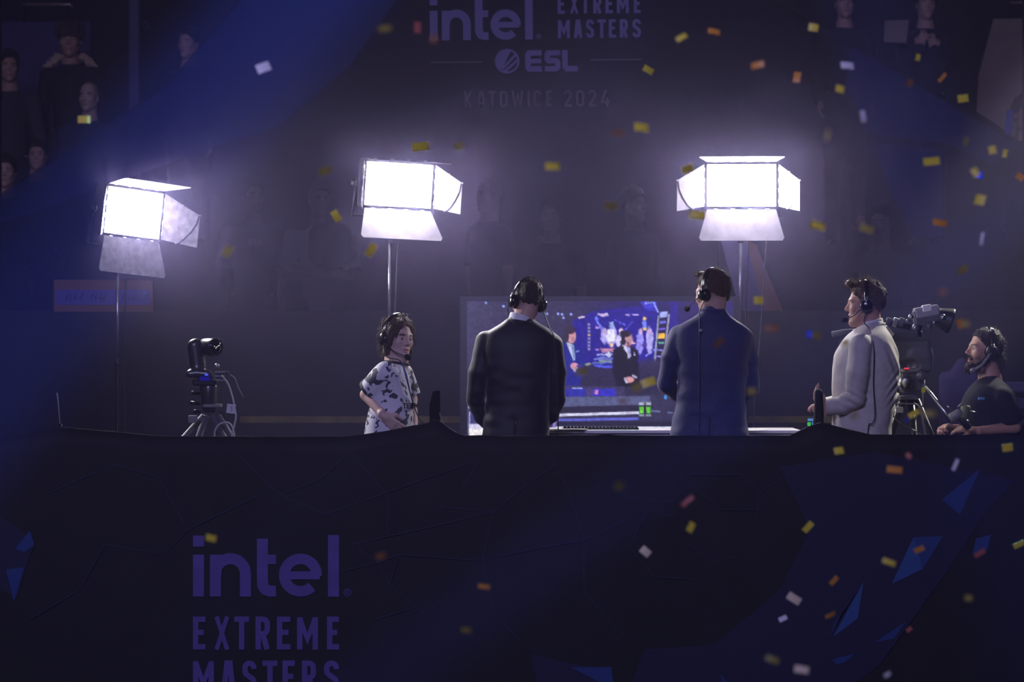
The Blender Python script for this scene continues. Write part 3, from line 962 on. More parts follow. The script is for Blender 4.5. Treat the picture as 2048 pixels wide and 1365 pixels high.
def hand_sdf(p, wrist, fdir, ndir, curl=0.5, side=1, s=1.0, spread=0.12):
    """palm, four unequal bent fingers and a thumb; fdir finger direction, ndir back of the hand, side +1: thumb on fdir x ndir"""
    x = Vector(fdir).normalized()
    n = Vector(ndir)
    n = (n - x * n.dot(x)).normalized()
    z = x.cross(n) * side
    w = Vector(wrist)
    def P(a, b, c):
        return w + x * a * s + n * b * s + z * c * s
    Rm = np.array(Matrix((x, n, z)).transposed(), np.float32)
    d = rbox(p, P(0.050, 0, 0), (0.045 * s, 0.013 * s, 0.038 * s), 0.012 * s, Rm)
    d = smin(d, rc(p, P(-0.02, 0, 0), P(0.02, 0, 0), 0.024 * s, 0.024 * s), 0.015)
    for i, (off, ln) in enumerate(((0.029, 0.072), (0.010, 0.080), (-0.010, 0.074), (-0.028, 0.058))):
        base = P(0.090 - abs(off) * 0.12, 0, off)
        sp = off * spread * 6
        ang, cur = 0.0, base
        for k, part in enumerate((0.45, 0.30, 0.25)):
            ang += curl * (0.7 + 0.12 * i)
            dr = (x * math.cos(ang) - n * math.sin(ang) + z * sp * 0.3).normalized()
            nx = cur + dr * ln * part * s
            d = smin(d, rc(p, cur, nx, (0.0092 - 0.0008 * k) * s, (0.0088 - 0.0010 * k) * s), 0.004)
            cur = nx
    a = P(0.022, -0.004, 0.030)
    b = P(0.055, -0.012 - 0.012 * curl, 0.052)
    c = P(0.082, -0.016 - 0.030 * curl, 0.050 - 0.012 * curl)
    d = smin(d, chain(p, [a, b, c], [0.014 * s, 0.011 * s, 0.008 * s], 0.006), 0.008)
    return d

def profile_sdf(p, rows, n=2.5, cap=0.02):
    """rows (z, xl, xr, yf, yb) from bottom to top: superellipse cross-sections"""
    rows = sorted(rows)
    zs = np.array([r[0] for r in rows])
    zz = np.linspace(zs[0], zs[-1], 160)
    cols = []
    for k in range(1, 5):
        c = np.interp(zz, zs, [r[k] for r in rows])
        for _ in range(3):
            c = np.convolve(np.pad(c, 3, mode='edge'), np.ones(7) / 7, 'valid')
        cols.append(np.interp(p[:, 2], zz, c))
    xl, xr, yf, yb = cols
    a, b = np.maximum((xr - xl) / 2, 0.004), np.maximum((yb - yf) / 2, 0.004)
    X, Y = np.abs((p[:, 0] - (xl + xr) / 2) / a), np.abs((p[:, 1] - (yf + yb) / 2) / b)
    k = (X ** n + Y ** n) ** (1.0 / n)
    d = (k - 1) * np.minimum(a, b)
    return smax(d, np.maximum(p[:, 2] - zs[-1], zs[0] - p[:, 2]), cap)

SKIN = {'fair': (0.56, 0.34, 0.27), 'warm': (0.50, 0.28, 0.20), 'pale': (0.62, 0.42, 0.36)}

class Person:
    def __init__(self, label, feet, head, R, hs=1.0, skin='fair', group=None):
        self.label, self.feet, self.hc, self.R, self.hs = label, Vector(feet), f32(head), R, hs
        self.skin = np.array(SKIN[skin])
        self.group = group
    def H(self, x, y, z):
        """head-space point to world"""
        v = self.hc + self.R @ f32((x, y, z)) * self.hs
        return Vector(v.tolist())
    def hq(self, p):
        return (p - self.hc) @ self.R / self.hs
    def dirs(self, v):
        return Vector((self.R @ f32(v)).tolist())
    def body(self, neck, chest, pelvis, arms, hips, knees, ankles, hands, hair_tint=None, brow=(0.05, 0.03, 0.02), beard=0.0, h=0.0055, hand_fine=True, head_h=0.0045, name='person', lean_r=(0.10, 0.12, 0.11), wide=0.13, fade=0.0, ears=True, armr=(0.046, 0.038, 0.025), shr=(0.07, 0.05)):
        """arms: [(shoulder, elbow, wrist)], hands: [(wrist, fdir, ndir, curl, side)]"""
        hc = self.hc
        def f(p):
            d = within(p, hc - 0.24, hc + 0.24, lambda q: f_head(self.hq(q), ears) * self.hs, 0.1)
            nk = rc(p, hc + self.R @ f32((0, -0.028, -0.045)) * self.hs, neck, 0.056, 0.062)
            d = smin(d, nk, 0.025)
            d = smin(d, rc(p, neck, chest, 0.06, lean_r[0]), 0.05)
            c, pv = f32(chest), f32(pelvis)
            d = smin(d, rc(p, chest, pelvis, lean_r[1], lean_r[2]), 0.05)
            for s_, e_, w_ in arms:
                d = smin(d, rc(p, chest, s_, *shr), 0.03)
                d = smin(d, chain(p, [s_, e_, w_], list(armr), 0.01), 0.02)
            for hh in hands:
                wv = f32(hh[0])
                d = smin(d, within(p, wv - 0.26, wv + 0.26, lambda q: hand_sdf(q, *hh), 0.1), 0.01)
            for a, b, c_ in zip(hips, knees, ankles):
                d = smin(d, chain(p, [a, b, c_], [0.075, 0.05, 0.036], 0.02), 0.03)
                t = Vector(c_)
                d = smin(d, rc(p, (t.x, t.y, t.z - 0.03), (t.x, t.y + 0.12, t.z - 0.05), 0.032, 0.028), 0.02)
            return d
        pts = [hc - 0.16, hc + 0.16] + [f32(v) for a in arms for v in a] + [f32(v) for v in list(hips) + list(knees) + list(ankles)]
        for hh in hands:
            pts += [f32(hh[0]) - 0.17, f32(hh[0]) + 0.17]
        pts = np.array(pts)
        lo, hi = pts.min(0) - 0.12, pts.max(0) + 0.12
        lo[2] = min(lo[2], float(self.feet[2]) - 0.01)
        fine = [(hc[2] - 0.17, hc[2] + 0.17)]
        if hand_fine:
            fine += [(float(hh[0][2]) - 0.12, float(hh[0][2]) + 0.12) for hh in hands]
        tint = None if hair_tint is None else np.array(hair_tint)
        def colour(p):
            q = self.hq(p)
            n = vnoise(p, 60.0)
            c = np.tile(self.skin, (len(p), 1)) * (1 + 0.06 * n[:, None])
            near = np.all(np.abs(q) < 0.17, axis=1)
            ax = np.abs(q[:, 0])
            def mix(w, col):
                nonlocal c
                w = np.clip(w, 0, 1)[:, None] * near[:, None]
                c = c * (1 - w) + np.array(col) * w
            front = q[:, 1] > 0.05
            mix(front * (1 - (((ax) / 0.023) ** 2 + ((q[:, 2] + 0.0625) / 0.013) ** 2)) * 2.0, self.skin * np.array([0.80, 0.55, 0.55]))
            mix(front * (1 - (((ax - 0.031) / 0.012) ** 2 + ((q[:, 2] - 0.005) / 0.0065) ** 2)) * 4.0, (0.45, 0.43, 0.42))
            mix(front * (1 - (((ax - 0.031) / 0.0062) ** 2 + ((q[:, 2] - 0.005) / 0.0066) ** 2)) * 6.0, (0.02, 0.016, 0.014))
            mix(front * (1 - (((ax - 0.033) / 0.022) ** 2 + ((q[:, 2] - 0.0275 + 5 * (ax - 0.03) ** 2) / 0.0065) ** 2)) * 2.5, brow)
            if beard > 0:
                jaw = np.clip((-0.030 - q[:, 2] + 0.25 * (0.06 - q[:, 1]).clip(-0.1, 0.03)) / 0.02, 0, 1) * (q[:, 1] > -0.005) * np.clip((q[:, 2] + 0.14) / 0.01, 0, 1)
                lip = ((ax / 0.024) ** 2 + ((q[:, 2] + 0.064) / 0.011) ** 2) < 1
                mix(jaw * (1 - lip) * beard * (0.85 + 0.25 * n), brow)
                mus = (ax < 0.03) * (np.abs(q[:, 2] + 0.043) < 0.008) * (q[:, 1] > 0.07)
                mix(mus * beard, brow)
            if tint is not None and fade > 0:
                w = np.clip((q[:, 2] + 0.055) / 0.06, 0, 1) * (q[:, 1] < 0.03) * fade
                mix(w * (0.8 + 0.4 * n), tint)
            return c
        m = mat('skin', (0.5, 0.3, 0.2), 0.5, attr='Col', spec=0.35)
        self.o = sdf_object(name, f, lo, hi, h, m, None, self.feet, colour, fine, head_h)
        tag(self.o, self.label, 'person', self.group)
        return self.o
    def cloth(self, name, f, lo, hi, m, h=0.007, colour=None, extra=None, smooth=1, label=None):
        o = sdf_object(name, f, lo, hi, h, m, self.o, None, colour, extra=extra, smooth=smooth)
        if label:
            o['label'] = label
        return o
    def collar(self, c, ax, r, t, hgt, m, name='jacket_collar', lift=0.0):
        """stand-up band of cloth round the neck, higher at the nape"""
        u = f32(Vector(ax).normalized())
        def f(p):
            q = p - f32(c)
            h = q @ u
            rr = np.linalg.norm(q - h[:, None] * u, axis=1)
            return smax(np.abs(rr - r - 0.25 * h) - t, np.abs(h) - hgt, 0.004)
        return self.cloth(name, f, f32(c) - r - 0.05, f32(c) + r + 0.05, m, 0.0045)
    def hair(self, f, material, h=0.0042, extra=None, r=0.17, name='hair', smooth=0):
        return self.cloth(name, lambda p: f(self.hq(p), p) * self.hs, self.hc - r, self.hc + r, material, h, extra=extra, smooth=smooth)
    def trousers(self, pelvis, hips, knees, ankles, m, waist_z, r=(0.135, 0.098, 0.072, 0.062), pel=(0.165, 0.120, 0.15)):
        def f(p):
            d = ell(p, pelvis, pel)
            for a, b, c in zip(hips, knees, ankles):
                d = smin(d, chain(p, [a, b, c], [r[1], r[2], r[3]], 0.03), 0.035)
            d = d + 0.004 * vnoise(p, 14)
            d = smax(d, p[:, 2] - waist_z, 0.01)
            return smax(d, (float(ankles[0][2]) - 0.045) - p[:, 2], 0.01)
        P_ = np.array([f32(v) for v in list(hips) + list(knees) + list(ankles)])
        lo, hi = P_.min(0) - 0.18, P_.max(0) + 0.18
        hi[2] = waist_z + 0.03
        lo[2] = float(self.feet[2])
        self.cloth('trousers', f, lo, hi, m, 0.012)
    def shoes(self, ankles, m, fwd=(0, 1, 0)):
        fw = Vector(fwd)
        for a in ankles:
            a = Vector(a)
            def f(p):
                d = rc(p, a + Vector((0, 0, -0.035)) - fw * 0.04, a + Vector((0, 0, -0.045)) + fw * 0.16, 0.043, 0.036)
                d = smin(d, rc(p, a + Vector((0, 0, 0.0)), a + Vector((0, 0, -0.04)), 0.045, 0.045), 0.02)
                return smax(d, self.feet[2] + 0.002 - p[:, 2], 0.004)
            lo, hi = f32(a) - 0.26, f32(a) + 0.26
            lo[2], hi[2] = self.feet[2] - 0.02, a.z + 0.08
            self.cloth('shoe', f, lo, hi, m, 0.01)

def strands(seeds, m=None):
    """seeds: [(start, end, bend, radius)] tapered hair wisps"""
    mb = MB()
    for a, b, bend, r in seeds:
        a, b, bend = Vector(a), Vector(b), Vector(bend)
        mb.tube([a, a.lerp(b, 0.35) + bend * 0.8, a.lerp(b, 0.7) + bend, b], [r, r * 0.9, r * 0.6, r * 0.2], 5)
    return mb

def fuzz(ho, P, n, length, sweep, seed, zmin=-0.2, r=0.0016):
    """fine loose hairs standing off a hair mesh, as its sub-part"""
    rg = random.Random(seed)
    base = parent_origin(ho)
    me = ho.data
    sw = P.dirs(sweep)
    sd = []
    k = 0
    while len(sd) < n and k < n * 12:
        k += 1
        v = me.vertices[rg.randrange(len(me.vertices))]
        c = v.co + base
        q = P.hq(f32([c]))[0]
        nm = Vector(v.normal)
        out = Vector(P.dirs((q[0], q[1] + 0.016, q[2] - 0.04)).normalized())
        if q[2] < zmin or nm.dot(out) < 0.3:
            continue
        ln = length * rg.uniform(0.6, 1.5)
        jit = Vector((rg.uniform(-1, 1), rg.uniform(-1, 1), rg.uniform(-1, 1))) * 0.35
        d = (out * 0.45 + sw * 0.8 + jit).normalized()
        sd.append((c - out * 0.004, c + d * ln, out * ln * 0.18, r))
    o = strands(sd).build('loose_hair', me.materials[0], ho, smooth=True)
    o['kind'] = 'stuff'
    return o

def legs_for(px, d, z_hip=0.92, spread=0.10, floor=0.0, y=0.0):
    x = W(px, 0, d).x
    hips = [(x - spread, d + y, floor + z_hip), (x + spread, d + y, floor + z_hip)]
    knees = [(x - spread * 1.1, d + y + 0.02, floor + z_hip * 0.54), (x + spread * 1.1, d + y + 0.02, floor + z_hip * 0.54)]
    ankles = [(x - spread * 1.15, d + y - 0.01, floor + 0.085), (x + spread * 1.15, d + y - 0.01, floor + 0.085)]
    return hips, knees, ankles

M_HAIRD = mat('dark_brown_hair', (0.030, 0.019, 0.013), 0.55, spec=0.3, noise=(60, 0.5), bump=(180, 0.8))
M_HAIRB = mat('brown_hair', (0.075, 0.043, 0.026), 0.55, spec=0.3, noise=(60, 0.5), bump=(180, 0.8))
M_HAIRM = mat('mid_brown_hair', (0.11, 0.068, 0.042), 0.55, spec=0.3, noise=(60, 0.5), bump=(180, 0.8))
M_SUITD = mat('black_navy_suit', (0.0075, 0.0075, 0.018), 0.55, noise=(40, 0.25), bump=(220, 0.25), sheen=0.35)
M_SUITB = mat('blue_suit', (0.022, 0.030, 0.125), 0.6, noise=(40, 0.2), bump=(220, 0.25), sheen=0.4)
M_SUITW = mat('ivory_suit', (0.56, 0.52, 0.49), 0.75, noise=(30, 0.08), bump=(220, 0.2), sheen=0.1)
M_SHIRT = mat('white_shirt', (0.78, 0.78, 0.82), 0.7)
M_TROUS = mat('dark_trousers', (0.012, 0.012, 0.018), 0.8)
M_SHOE = mat('black_shoe', (0.01, 0.01, 0.011), 0.3)
M_FOAM = mat('black_foam', (0.008, 0.008, 0.009), 0.95, bump=(300, 0.6))
M_GLOSS = mat('gloss_black', (0.012, 0.012, 0.014), 0.16, spec=0.6)
M_GREYP = mat('grey_plastic', (0.20, 0.19, 0.20), 0.4)

def headset(label, P, side=1, cup=0.036, mic_end=None, boom=True, over=0.012, big=False, grey=False, wire=None, tail=0.0):
    """over-ear headset on person P; side = +1 boom on the head's right"""
    t = thing('headset', label, 'headset', P.H(0, -0.01, 0.0))
    k = P.hs
    band = []
    rx, rz = 0.084 + over, 0.128 + over
    for a in range(-8, 189, 14):
        r_ = math.radians(a)
        band.append(P.H(rx * math.cos(r_), -0.012 - tail * math.sin(r_), 0.006 + (rz) * math.sin(r_)))
    mb = MB()
    for off in (-0.008, 0.0, 0.008):
        dv = P.dirs((0, 1, 0)) * off
        mb.tube([b + dv for b in band], 0.0055, 8)
    mb.build('headband', M_GLOSS, t, smooth=True)
    for s in (-1, 1):
        Rm = Matrix([list(map(float, r)) for r in P.R]) @ roty(math.radians(90 * s))
        c = P.H(s * (0.079 + over * 0.5), -0.010, -0.004)
        e = MB().lathe([(cup * 0.55, 0.030), (cup * 0.9, 0.024), (cup, 0.010), (cup * 1.0, 0.0)][::-1], c, Rm, 22).build('ear_cup', M_GLOSS if not grey else M_BLACK, t, smooth=True)
        MB().lathe([(cup * 0.98, -0.016), (cup * 1.04, -0.010), (cup * 1.02, 0.0)], c, Rm, 22).build('ear_cushion', M_FOAM, e, smooth=True)
        MB().tube([P.H(s * rx, -0.012, 0.045), P.H(s * (rx + 0.012), -0.012, 0.02), P.H(s * (rx + 0.010), -0.012, 0.0)], 0.005, 6).build('slider', M_GREYP if grey else M_STEEL, e, smooth=True)
    if boom:
        st = P.H(side * (0.100 + over * 0.5), 0.004, -0.012)
        me = Vector(mic_end) if mic_end is not None else P.H(side * 0.035, 0.118, -0.075)
        md = st.lerp(me, 0.55) + P.dirs((side * 0.022, 0.0, -0.012))
        MB().tube(cr([st, st.lerp(md, 0.5) + P.dirs((side * 0.006, 0, 0)), md, md.lerp(me, 0.6) + P.dirs((side * 0.004, 0, 0)), me], 4), 0.0035 if not big else 0.009, 8).build('mic_boom', M_BLACK if not grey else M_GREYP, t, smooth=True)
        dr = (me - md).normalized()
        q = dr.to_track_quat('Z', 'Y').to_matrix()
        MB().lathe([(0.008, -0.022), (0.016, -0.014), (0.019, 0.0), (0.016, 0.014), (0.006, 0.022)], me, q, 14).build('mic_foam', M_FOAM if not grey else M_GREYP, t, smooth=True)
    if wire:
        MB().tube(cr(wire), 0.0032, 6).build('cord', M_BLACK, t, smooth=True)
    return t

def hair_cap(q, top=0.016, side=0.008, front=0.085, back=-0.045, ear=0.018, tuft=0.006, fq=55.0, p=None):
    """short hair: shell over the cranium above a hairline that drops from forehead to nape"""
    d = ell(q, (0, -0.016, 0.046), (0.074 + side, 0.097 + side, 0.086 + top))
    t = np.clip((q[:, 1] + 0.09) / 0.16, 0, 1)
    line = back + (ear - back) * np.clip(t / 0.45, 0, 1) + (front - ear) * np.clip((t - 0.62) / 0.38, 0, 1) ** 1.2
    d = smax(d, line - q[:, 2], 0.012)
    d = smax(d, q[:, 1] - 0.098, 0.01)
    st = q.copy()
    st[:, 2] *= 0.35
    return d + tuft * vnoise(st, fq) + tuft * 0.5 * vnoise(st, fq * 2.3)

# ------------------------------------------------------------------ man in the dark suit, back turned, looking down
D1 = 20.0
def Z(py, d=20.0):
    return CAM_Z - (py - 682.5) * d / F_PX
def X(px, d=20.0):
    return (px - 1024.0) * d / F_PX

def suit_rows(pts, d, yf, yb):
    """pts [(py, xl px, xr px)] -> profile rows; yf/yb functions or constants (front/back depth)"""
    out = []
    for r in pts:
        py, xl, xr = r[:3]
        a = r[3] if len(r) > 3 else yf
        b = r[4] if len(r) > 4 else yb
        out.append((Z(py, d), X(xl, d), X(xr, d), d + a, d + b))
    return out

# ---- caster 1
P1 = Person('man in dark suit seen from behind between young man and blue suit', (X(1032), D1, 0), W(1054, 607, D1 + 0.03), head_frame(22, -16, 9), 1.0, 'fair')
sL, sR = W(975, 676, D1), W(1100, 682, D1)
eL, eR = W(955, 800, D1 + 0.02), W(1110, 800, D1 + 0.02)
wL, wR = W(985, 852, D1 + 0.24), W(1078, 850, D1 + 0.24)
hips, knees, ankles = legs_for(1030, D1)
P1.body(W(1042, 652, D1), W(1036, 700, D1), W(1031, 860, D1), [(sL, eL, wL), (sR, eR, wR)], hips, knees, ankles,
        [(wL, (0.4, 0.9, -0.1), (-0.6, 0.3, 0.6), 0.6, 1), (wR, (-0.4, 0.9, -0.1), (0.6, 0.3, 0.6), 0.6, -1)], hair_tint=(0.05, 0.03, 0.02), fade=0.75, armr=(0.03, 0.028, 0.024), shr=(0.05, 0.03))
P1.trousers(W(1031, 860, D1), hips, knees, ankles, M_SUITD, Z(845))
P1.shoes(ankles, M_SHOE)
rows1 = suit_rows([(905, 958, 1103, -0.14, 0.13), (872, 962, 1099, -0.135, 0.125), (830, 968, 1098, -0.125, 0.12), (795, 972, 1099, -0.125, 0.115), (740, 967, 1104, -0.135, 0.12), (700, 962, 1112, -0.135, 0.115),
                   (680, 962, 1118, -0.125, 0.10), (668, 968, 1113, -0.112, 0.09), (657, 985, 1098, -0.095, 0.075), (648, 1003, 1078, -0.080, 0.065), (641, 1012, 1068, -0.072, 0.062), (633, 1016, 1064, -0.068, 0.06)], D1, -0.12, 0.1)
def f_suit1(p):
    d = profile_sdf(p, rows1, 2.35)
    a = chain(p, [W(972, 684, D1 - 0.005), W(959, 745, D1 + 0.0), W(951, 800, D1 + 0.03), W(964, 832, D1 + 0.14), W(980, 850, D1 + 0.235)], [0.064, 0.062, 0.052, 0.049, 0.042], 0.012)
    b = chain(p, [W(1106, 690, D1 - 0.005), W(1112, 745, D1 + 0.0), W(1114, 798, D1 + 0.03), W(1102, 830, D1 + 0.14), W(1084, 848, D1 + 0.235)], [0.060, 0.060, 0.050, 0.047, 0.042], 0.012)
    arms = np.minimum(a, b)
    d = smin(d, arms, 0.012)
    w = vnoise(p * f32((1.0, 1.0, 2.2)), 11.0)
    d = d + 0.0045 * w * np.clip((Z(690) - p[:, 2]) / 0.15, 0, 1)
    cut = (p[:, 2] - Z(637)) + 1.2 * (p[:, 1] - (D1 - 0.03)) * 0.4
    d = smax(d, cut, 0.008)
    # centre vent below the waist
    v = np.maximum(np.abs(p[:, 0] - X(1031)) - 0.003, np.maximum(p[:, 2] - Z(840), p[:, 1] - D1))
    return smax(d, -v, 0.004)
P1.cloth('suit_jacket', f_suit1, (X(920), D1 - 0.24, Z(908)), (X(1150), D1 + 0.34, Z(620)), M_SUITD, 0.0062)
def f_coll1(p):
    c = W(1041, 640, D1 - 0.005)
    ax = (W(1054, 607, D1 + 0.02) - W(1040, 650, D1)).normalized()
    q = p - f32(c)
    h = q @ f32(ax)
    r = np.linalg.norm((q - h[:, None] * f32(ax)) * f32((1, 0.93, 1)), axis=1)
    return np.maximum(np.maximum(np.abs(r - 0.0665) - 0.004, np.abs(h + 0.004) - 0.027), -10)
P1.cloth('shirt_collar', f_coll1, f32(W(1041, 640, D1)) - 0.12, f32(W(1041, 640, D1)) + 0.12, M_SHIRT, 0.0035, label='white shirt collar')
P1.collar(W(1041, 649, D1 - 0.012), W(1047, 607, D1 + 0.005) - W(1040, 650, D1), 0.074, 0.006, 0.022, M_SUITD)
fuzz(P1.hair(lambda q, p: hair_cap(q, 0.016, 0.006, 0.080, -0.055, 0.012, 0.006), M_HAIRD), P1, 260, 0.016, (0.3, 0.3, 0.1), 1, -0.02)
headset('black headset worn by the man in dark suit', P1, -1, 0.040, wire=[P1.H(0.10, -0.01, -0.03), W(1098, 655, D1 - 0.14), W(1107, 672, D1 - 0.155), W(1112, 730, D1 - 0.16), W(1115, 800, D1 - 0.15), W(1117, 880, D1 - 0.14), W(1118, 950, D1 - 0.12)], tail=0.03)

# ---- caster 2, tall, blue suit, head turned to the left
D2 = 20.05
P2 = Person('tall man in blue suit seen from behind beside the big screen', (X(1420), D2, 0), W(1425, 590, D2), head_frame(48, -6, 2), 1.07, 'fair')
sL, sR = W(1352, 672, D2), W(1488, 676, D2)
eL, eR = W(1334, 770, D2 + 0.05), W(1502, 775, D2 + 0.05)
wL, wR = W(1372, 800, D2 + 0.24), W(1466, 805, D2 + 0.24)
hips, knees, ankles = legs_for(1420, D2, 0.96)
P2.body(W(1424, 640, D2), W(1420, 690, D2), W(1419, 850, D2), [(sL, eL, wL), (sR, eR, wR)], hips, knees, ankles,
        [(wL, (0.6, 0.8, -0.1), (-0.4, 0.3, 0.8), 0.5, 1), (wR, (-0.6, 0.8, -0.1), (0.4, 0.3, 0.8), 0.5, -1)], hair_tint=(0.085, 0.052, 0.033), fade=0.6, armr=(0.03, 0.028, 0.024), shr=(0.05, 0.03))
P2.trousers(W(1419, 850, D2), hips, knees, ankles, M_SUITB, Z(835))
P2.shoes(ankles, M_SHOE)
rows2 = suit_rows([(915, 1335, 1502, -0.15, 0.14), (872, 1339, 1498, -0.145, 0.13), (830, 1347, 1492, -0.135, 0.12), (795, 1354, 1490, -0.13, 0.115), (760, 1357, 1494, -0.13, 0.12), (720, 1352, 1500, -0.135, 0.12),
                   (690, 1346, 1506, -0.135, 0.11), (668, 1346, 1504, -0.125, 0.10), (655, 1350, 1496, -0.115, 0.09), (645, 1366, 1480, -0.10, 0.08), (634, 1392, 1460, -0.085, 0.07), (622, 1402, 1452, -0.076, 0.066), (610, 1404, 1448, -0.072, 0.064)], D2, -0.12, 0.1)
def f_suit2(p):
    d = profile_sdf(p, rows2, 2.35)
    a = chain(p, [W(1358, 672, D2), W(1343, 715, D2 + 0.01), W(1333, 768, D2 + 0.05), W(1352, 785, D2 + 0.15), W(1372, 796, D2 + 0.23)], [0.062, 0.060, 0.054, 0.050, 0.043], 0.012)
    b = chain(p, [W(1486, 678, D2), W(1498, 725, D2 + 0.01), W(1501, 778, D2 + 0.05), W(1484, 795, D2 + 0.15), W(1466, 802, D2 + 0.23)], [0.062, 0.060, 0.051, 0.047, 0.043], 0.012)
    d = smin(d, np.minimum(a, b), 0.012)
    d = d + 0.0045 * vnoise(p * f32((1.0, 1.0, 2.0)), 11.0) * np.clip((Z(690) - p[:, 2]) / 0.15, 0, 1)
    d = smax(d, (p[:, 2] - Z(616)) + 0.45 * (p[:, 1] - (D2 - 0.03)), 0.008)
    v = np.maximum(np.abs(p[:, 0] - X(1420)) - 0.003, np.maximum(p[:, 2] - Z(835), p[:, 1] - D2))
    return smax(d, -v, 0.004)
P2.cloth('suit_jacket', f_suit2, (X(1295), D2 - 0.24, Z(918)), (X(1540), D2 + 0.34, Z(600)), M_SUITB, 0.0062)
P2.collar(W(1425, 628, D2 - 0.008), W(1426, 590, D2) - W(1424, 640, D2), 0.070, 0.006, 0.028, M_SUITB)
fuzz(P2.hair(lambda q, p: smin(hair_cap(q, 0.015, 0.003, 0.082, -0.030, 0.02, 0.004), ell(q, (0, 0.062, 0.118), (0.050, 0.036, 0.020)) + 0.004 * vnoise(q, 70), 0.015), M_HAIRB), P2, 260, 0.014, (0, 0.6, 0.3), 2, 0.0)
headset('black headset with boom mic worn by the man in blue suit', P2, -1, 0.036, mic_end=W(1374, 618, D2 + 0.12), wire=[P2.H(-0.085, -0.01, -0.035), W(1400, 622, D2 - 0.075), W(1399, 640, D2 - 0.12), W(1399, 690, D2 - 0.14), W(1399, 760, D2 - 0.14), W(1398, 900, D2 - 0.15)], tail=0.0)
MB().lathe([(0.009, 0), (0.009, 0.006)], W(1401, 661, D2 - 0.145), rotx(math.radians(90)), 10).build('cord_clip', M_STEEL, P2.o)

# ---- caster 3, ivory suit, profile to the left
D3 = 20.0
P3 = Person('man in ivory suit in profile beside the broadcast camera', (X(1738), D3, 0), W(1731, 611, D3), head_frame(80, 0, 0), 1.06, 'warm')
sN = W(1718, 690, D3 - 0.16)            # near (left) shoulder
sF = W(1722, 690, D3 + 0.17)
eN, eF = W(1712, 795, D3 - 0.17), W(1716, 795, D3 + 0.18)
wN, wF = W(1652, 818, D3 - 0.10), W(1650, 815, D3 + 0.06)
hips = [(X(1735), D3 - 0.09, 0.93), (X(1735), D3 + 0.10, 0.93)]
knees = [(X(1730), D3 - 0.10, 0.50), (X(1730), D3 + 0.11, 0.50)]
ankles = [(X(1738), D3 - 0.11, 0.085), (X(1738), D3 + 0.12, 0.085)]
P3.body(W(1742, 658, D3), W(1735, 715, D3), W(1735, 850, D3), [(sN, eN, wN), (sF, eF, wF)], hips, knees, ankles,
        [(W(1644, 822, D3 - 0.09), (-0.35, 0.1, 0.9), (-0.9, -0.3, -0.2), 0.35, 1), (W(1664, 815, D3 + 0.06), (-0.8, -0.3, 0.2), (0, 0.2, 0.9), 0.6, 1)], hair_tint=(0.11, 0.07, 0.045), fade=0.55, armr=(0.03, 0.028, 0.024), shr=(0.05, 0.03))
P3.trousers(W(1728, 850, D3), hips, knees, ankles, M_SUITW, Z(850), pel=(0.12, 0.165, 0.15))
P3.shoes(ankles, M_SHOE, (-1, 0, 0))
rows3 = [(Z(py), X(a), X(b), D3 - w, D3 + w) for py, a, b, w in
         [(910, 1658, 1792, 0.175), (880, 1662, 1783, 0.178), (850, 1664, 1782, 0.175), (825, 1666, 1787, 0.170), (800, 1665, 1794, 0.170), (770, 1663, 1798, 0.178), (740, 1664, 1800, 0.188), (715, 1668, 1798, 0.195), (695, 1676, 1792, 0.195),
          (680, 1686, 1785, 0.185), (670, 1695, 1780, 0.165), (662, 1706, 1775, 0.13), (655, 1716, 1770, 0.09), (648, 1722, 1767, 0.075), (640, 1726, 1764, 0.070)]]
def f_suit3(p):
    d = profile_sdf(p, rows3, 2.2)
    n = chain(p, [W(1722, 692, D3 - 0.165), W(1716, 745, D3 - 0.18), W(1710, 797, D3 - 0.175), W(1684, 810, D3 - 0.15), W(1654, 815, D3 - 0.11)], [0.070, 0.068, 0.060, 0.055, 0.049], 0.012)
    fr = chain(p, [W(1726, 692, D3 + 0.165), W(1718, 795, D3 + 0.18), W(1652, 812, D3 + 0.07)], [0.068, 0.058, 0.046], 0.012)
    # creases bunched at the elbow and small of the back
    cr = 0.006 * np.sin((p[:, 0] * 0.5 + p[:, 2]) * 125) * np.exp(-(((p[:, 0] - X(1700)) / 0.09) ** 2 + ((p[:, 2] - Z(795)) / 0.055) ** 2))
    d = smin(d, np.minimum(n + cr, fr), 0.010)
    bk = np.exp(-(((p[:, 0] - X(1790)) / 0.05) ** 2 + ((p[:, 2] - Z(785)) / 0.10) ** 2))
    d = d + 0.008 * np.sin((p[:, 2] - p[:, 0] * 1.2) * 115) * bk
    up = np.exp(-(((p[:, 0] - X(1785)) / 0.05) ** 2 + ((p[:, 2] - Z(715)) / 0.10) ** 2))
    d = d + 0.006 * np.sin((p[:, 2] * 0.45 + p[:, 0]) * 120) * up
    d = d + 0.0045 * vnoise(p * f32((1, 1, 1.6)), 11.0)
    d = smax(d, p[:, 2] - Z(644) - 0.25 * (p[:, 0] - X(1745)), 0.006)
    v = np.maximum(np.abs(p[:, 1] - (D3 - 0.05)) - 0.0035, np.maximum(p[:, 2] - Z(838), X(1770) - p[:, 0]))
    d = smax(d, -v, 0.004)
    return smax(d, X(1648) - p[:, 0], 0.008)
P3.cloth('suit_jacket', f_suit3, (X(1630), D3 - 0.30, Z(914)), (X(1815), D3 + 0.30, Z(625)), M_SUITW, 0.0058)
def f_coll3(p):
    c = W(1742, 648, D3)
    ax = (W(1734, 612, D3) - W(1743, 655, D3)).normalized()
    q = p - f32(c)
    h = q @ f32(ax)
    r = np.linalg.norm(q - h[:, None] * f32(ax), axis=1)
    return np.maximum(np.abs(r - 0.069) - 0.004, np.abs(h + 0.002) - 0.022)
P3.cloth('shirt_collar', f_coll3, f32(W(1742, 648, D3)) - 0.12, f32(W(1742, 648, D3)) + 0.12, M_SHIRT, 0.0035, label='white shirt collar')
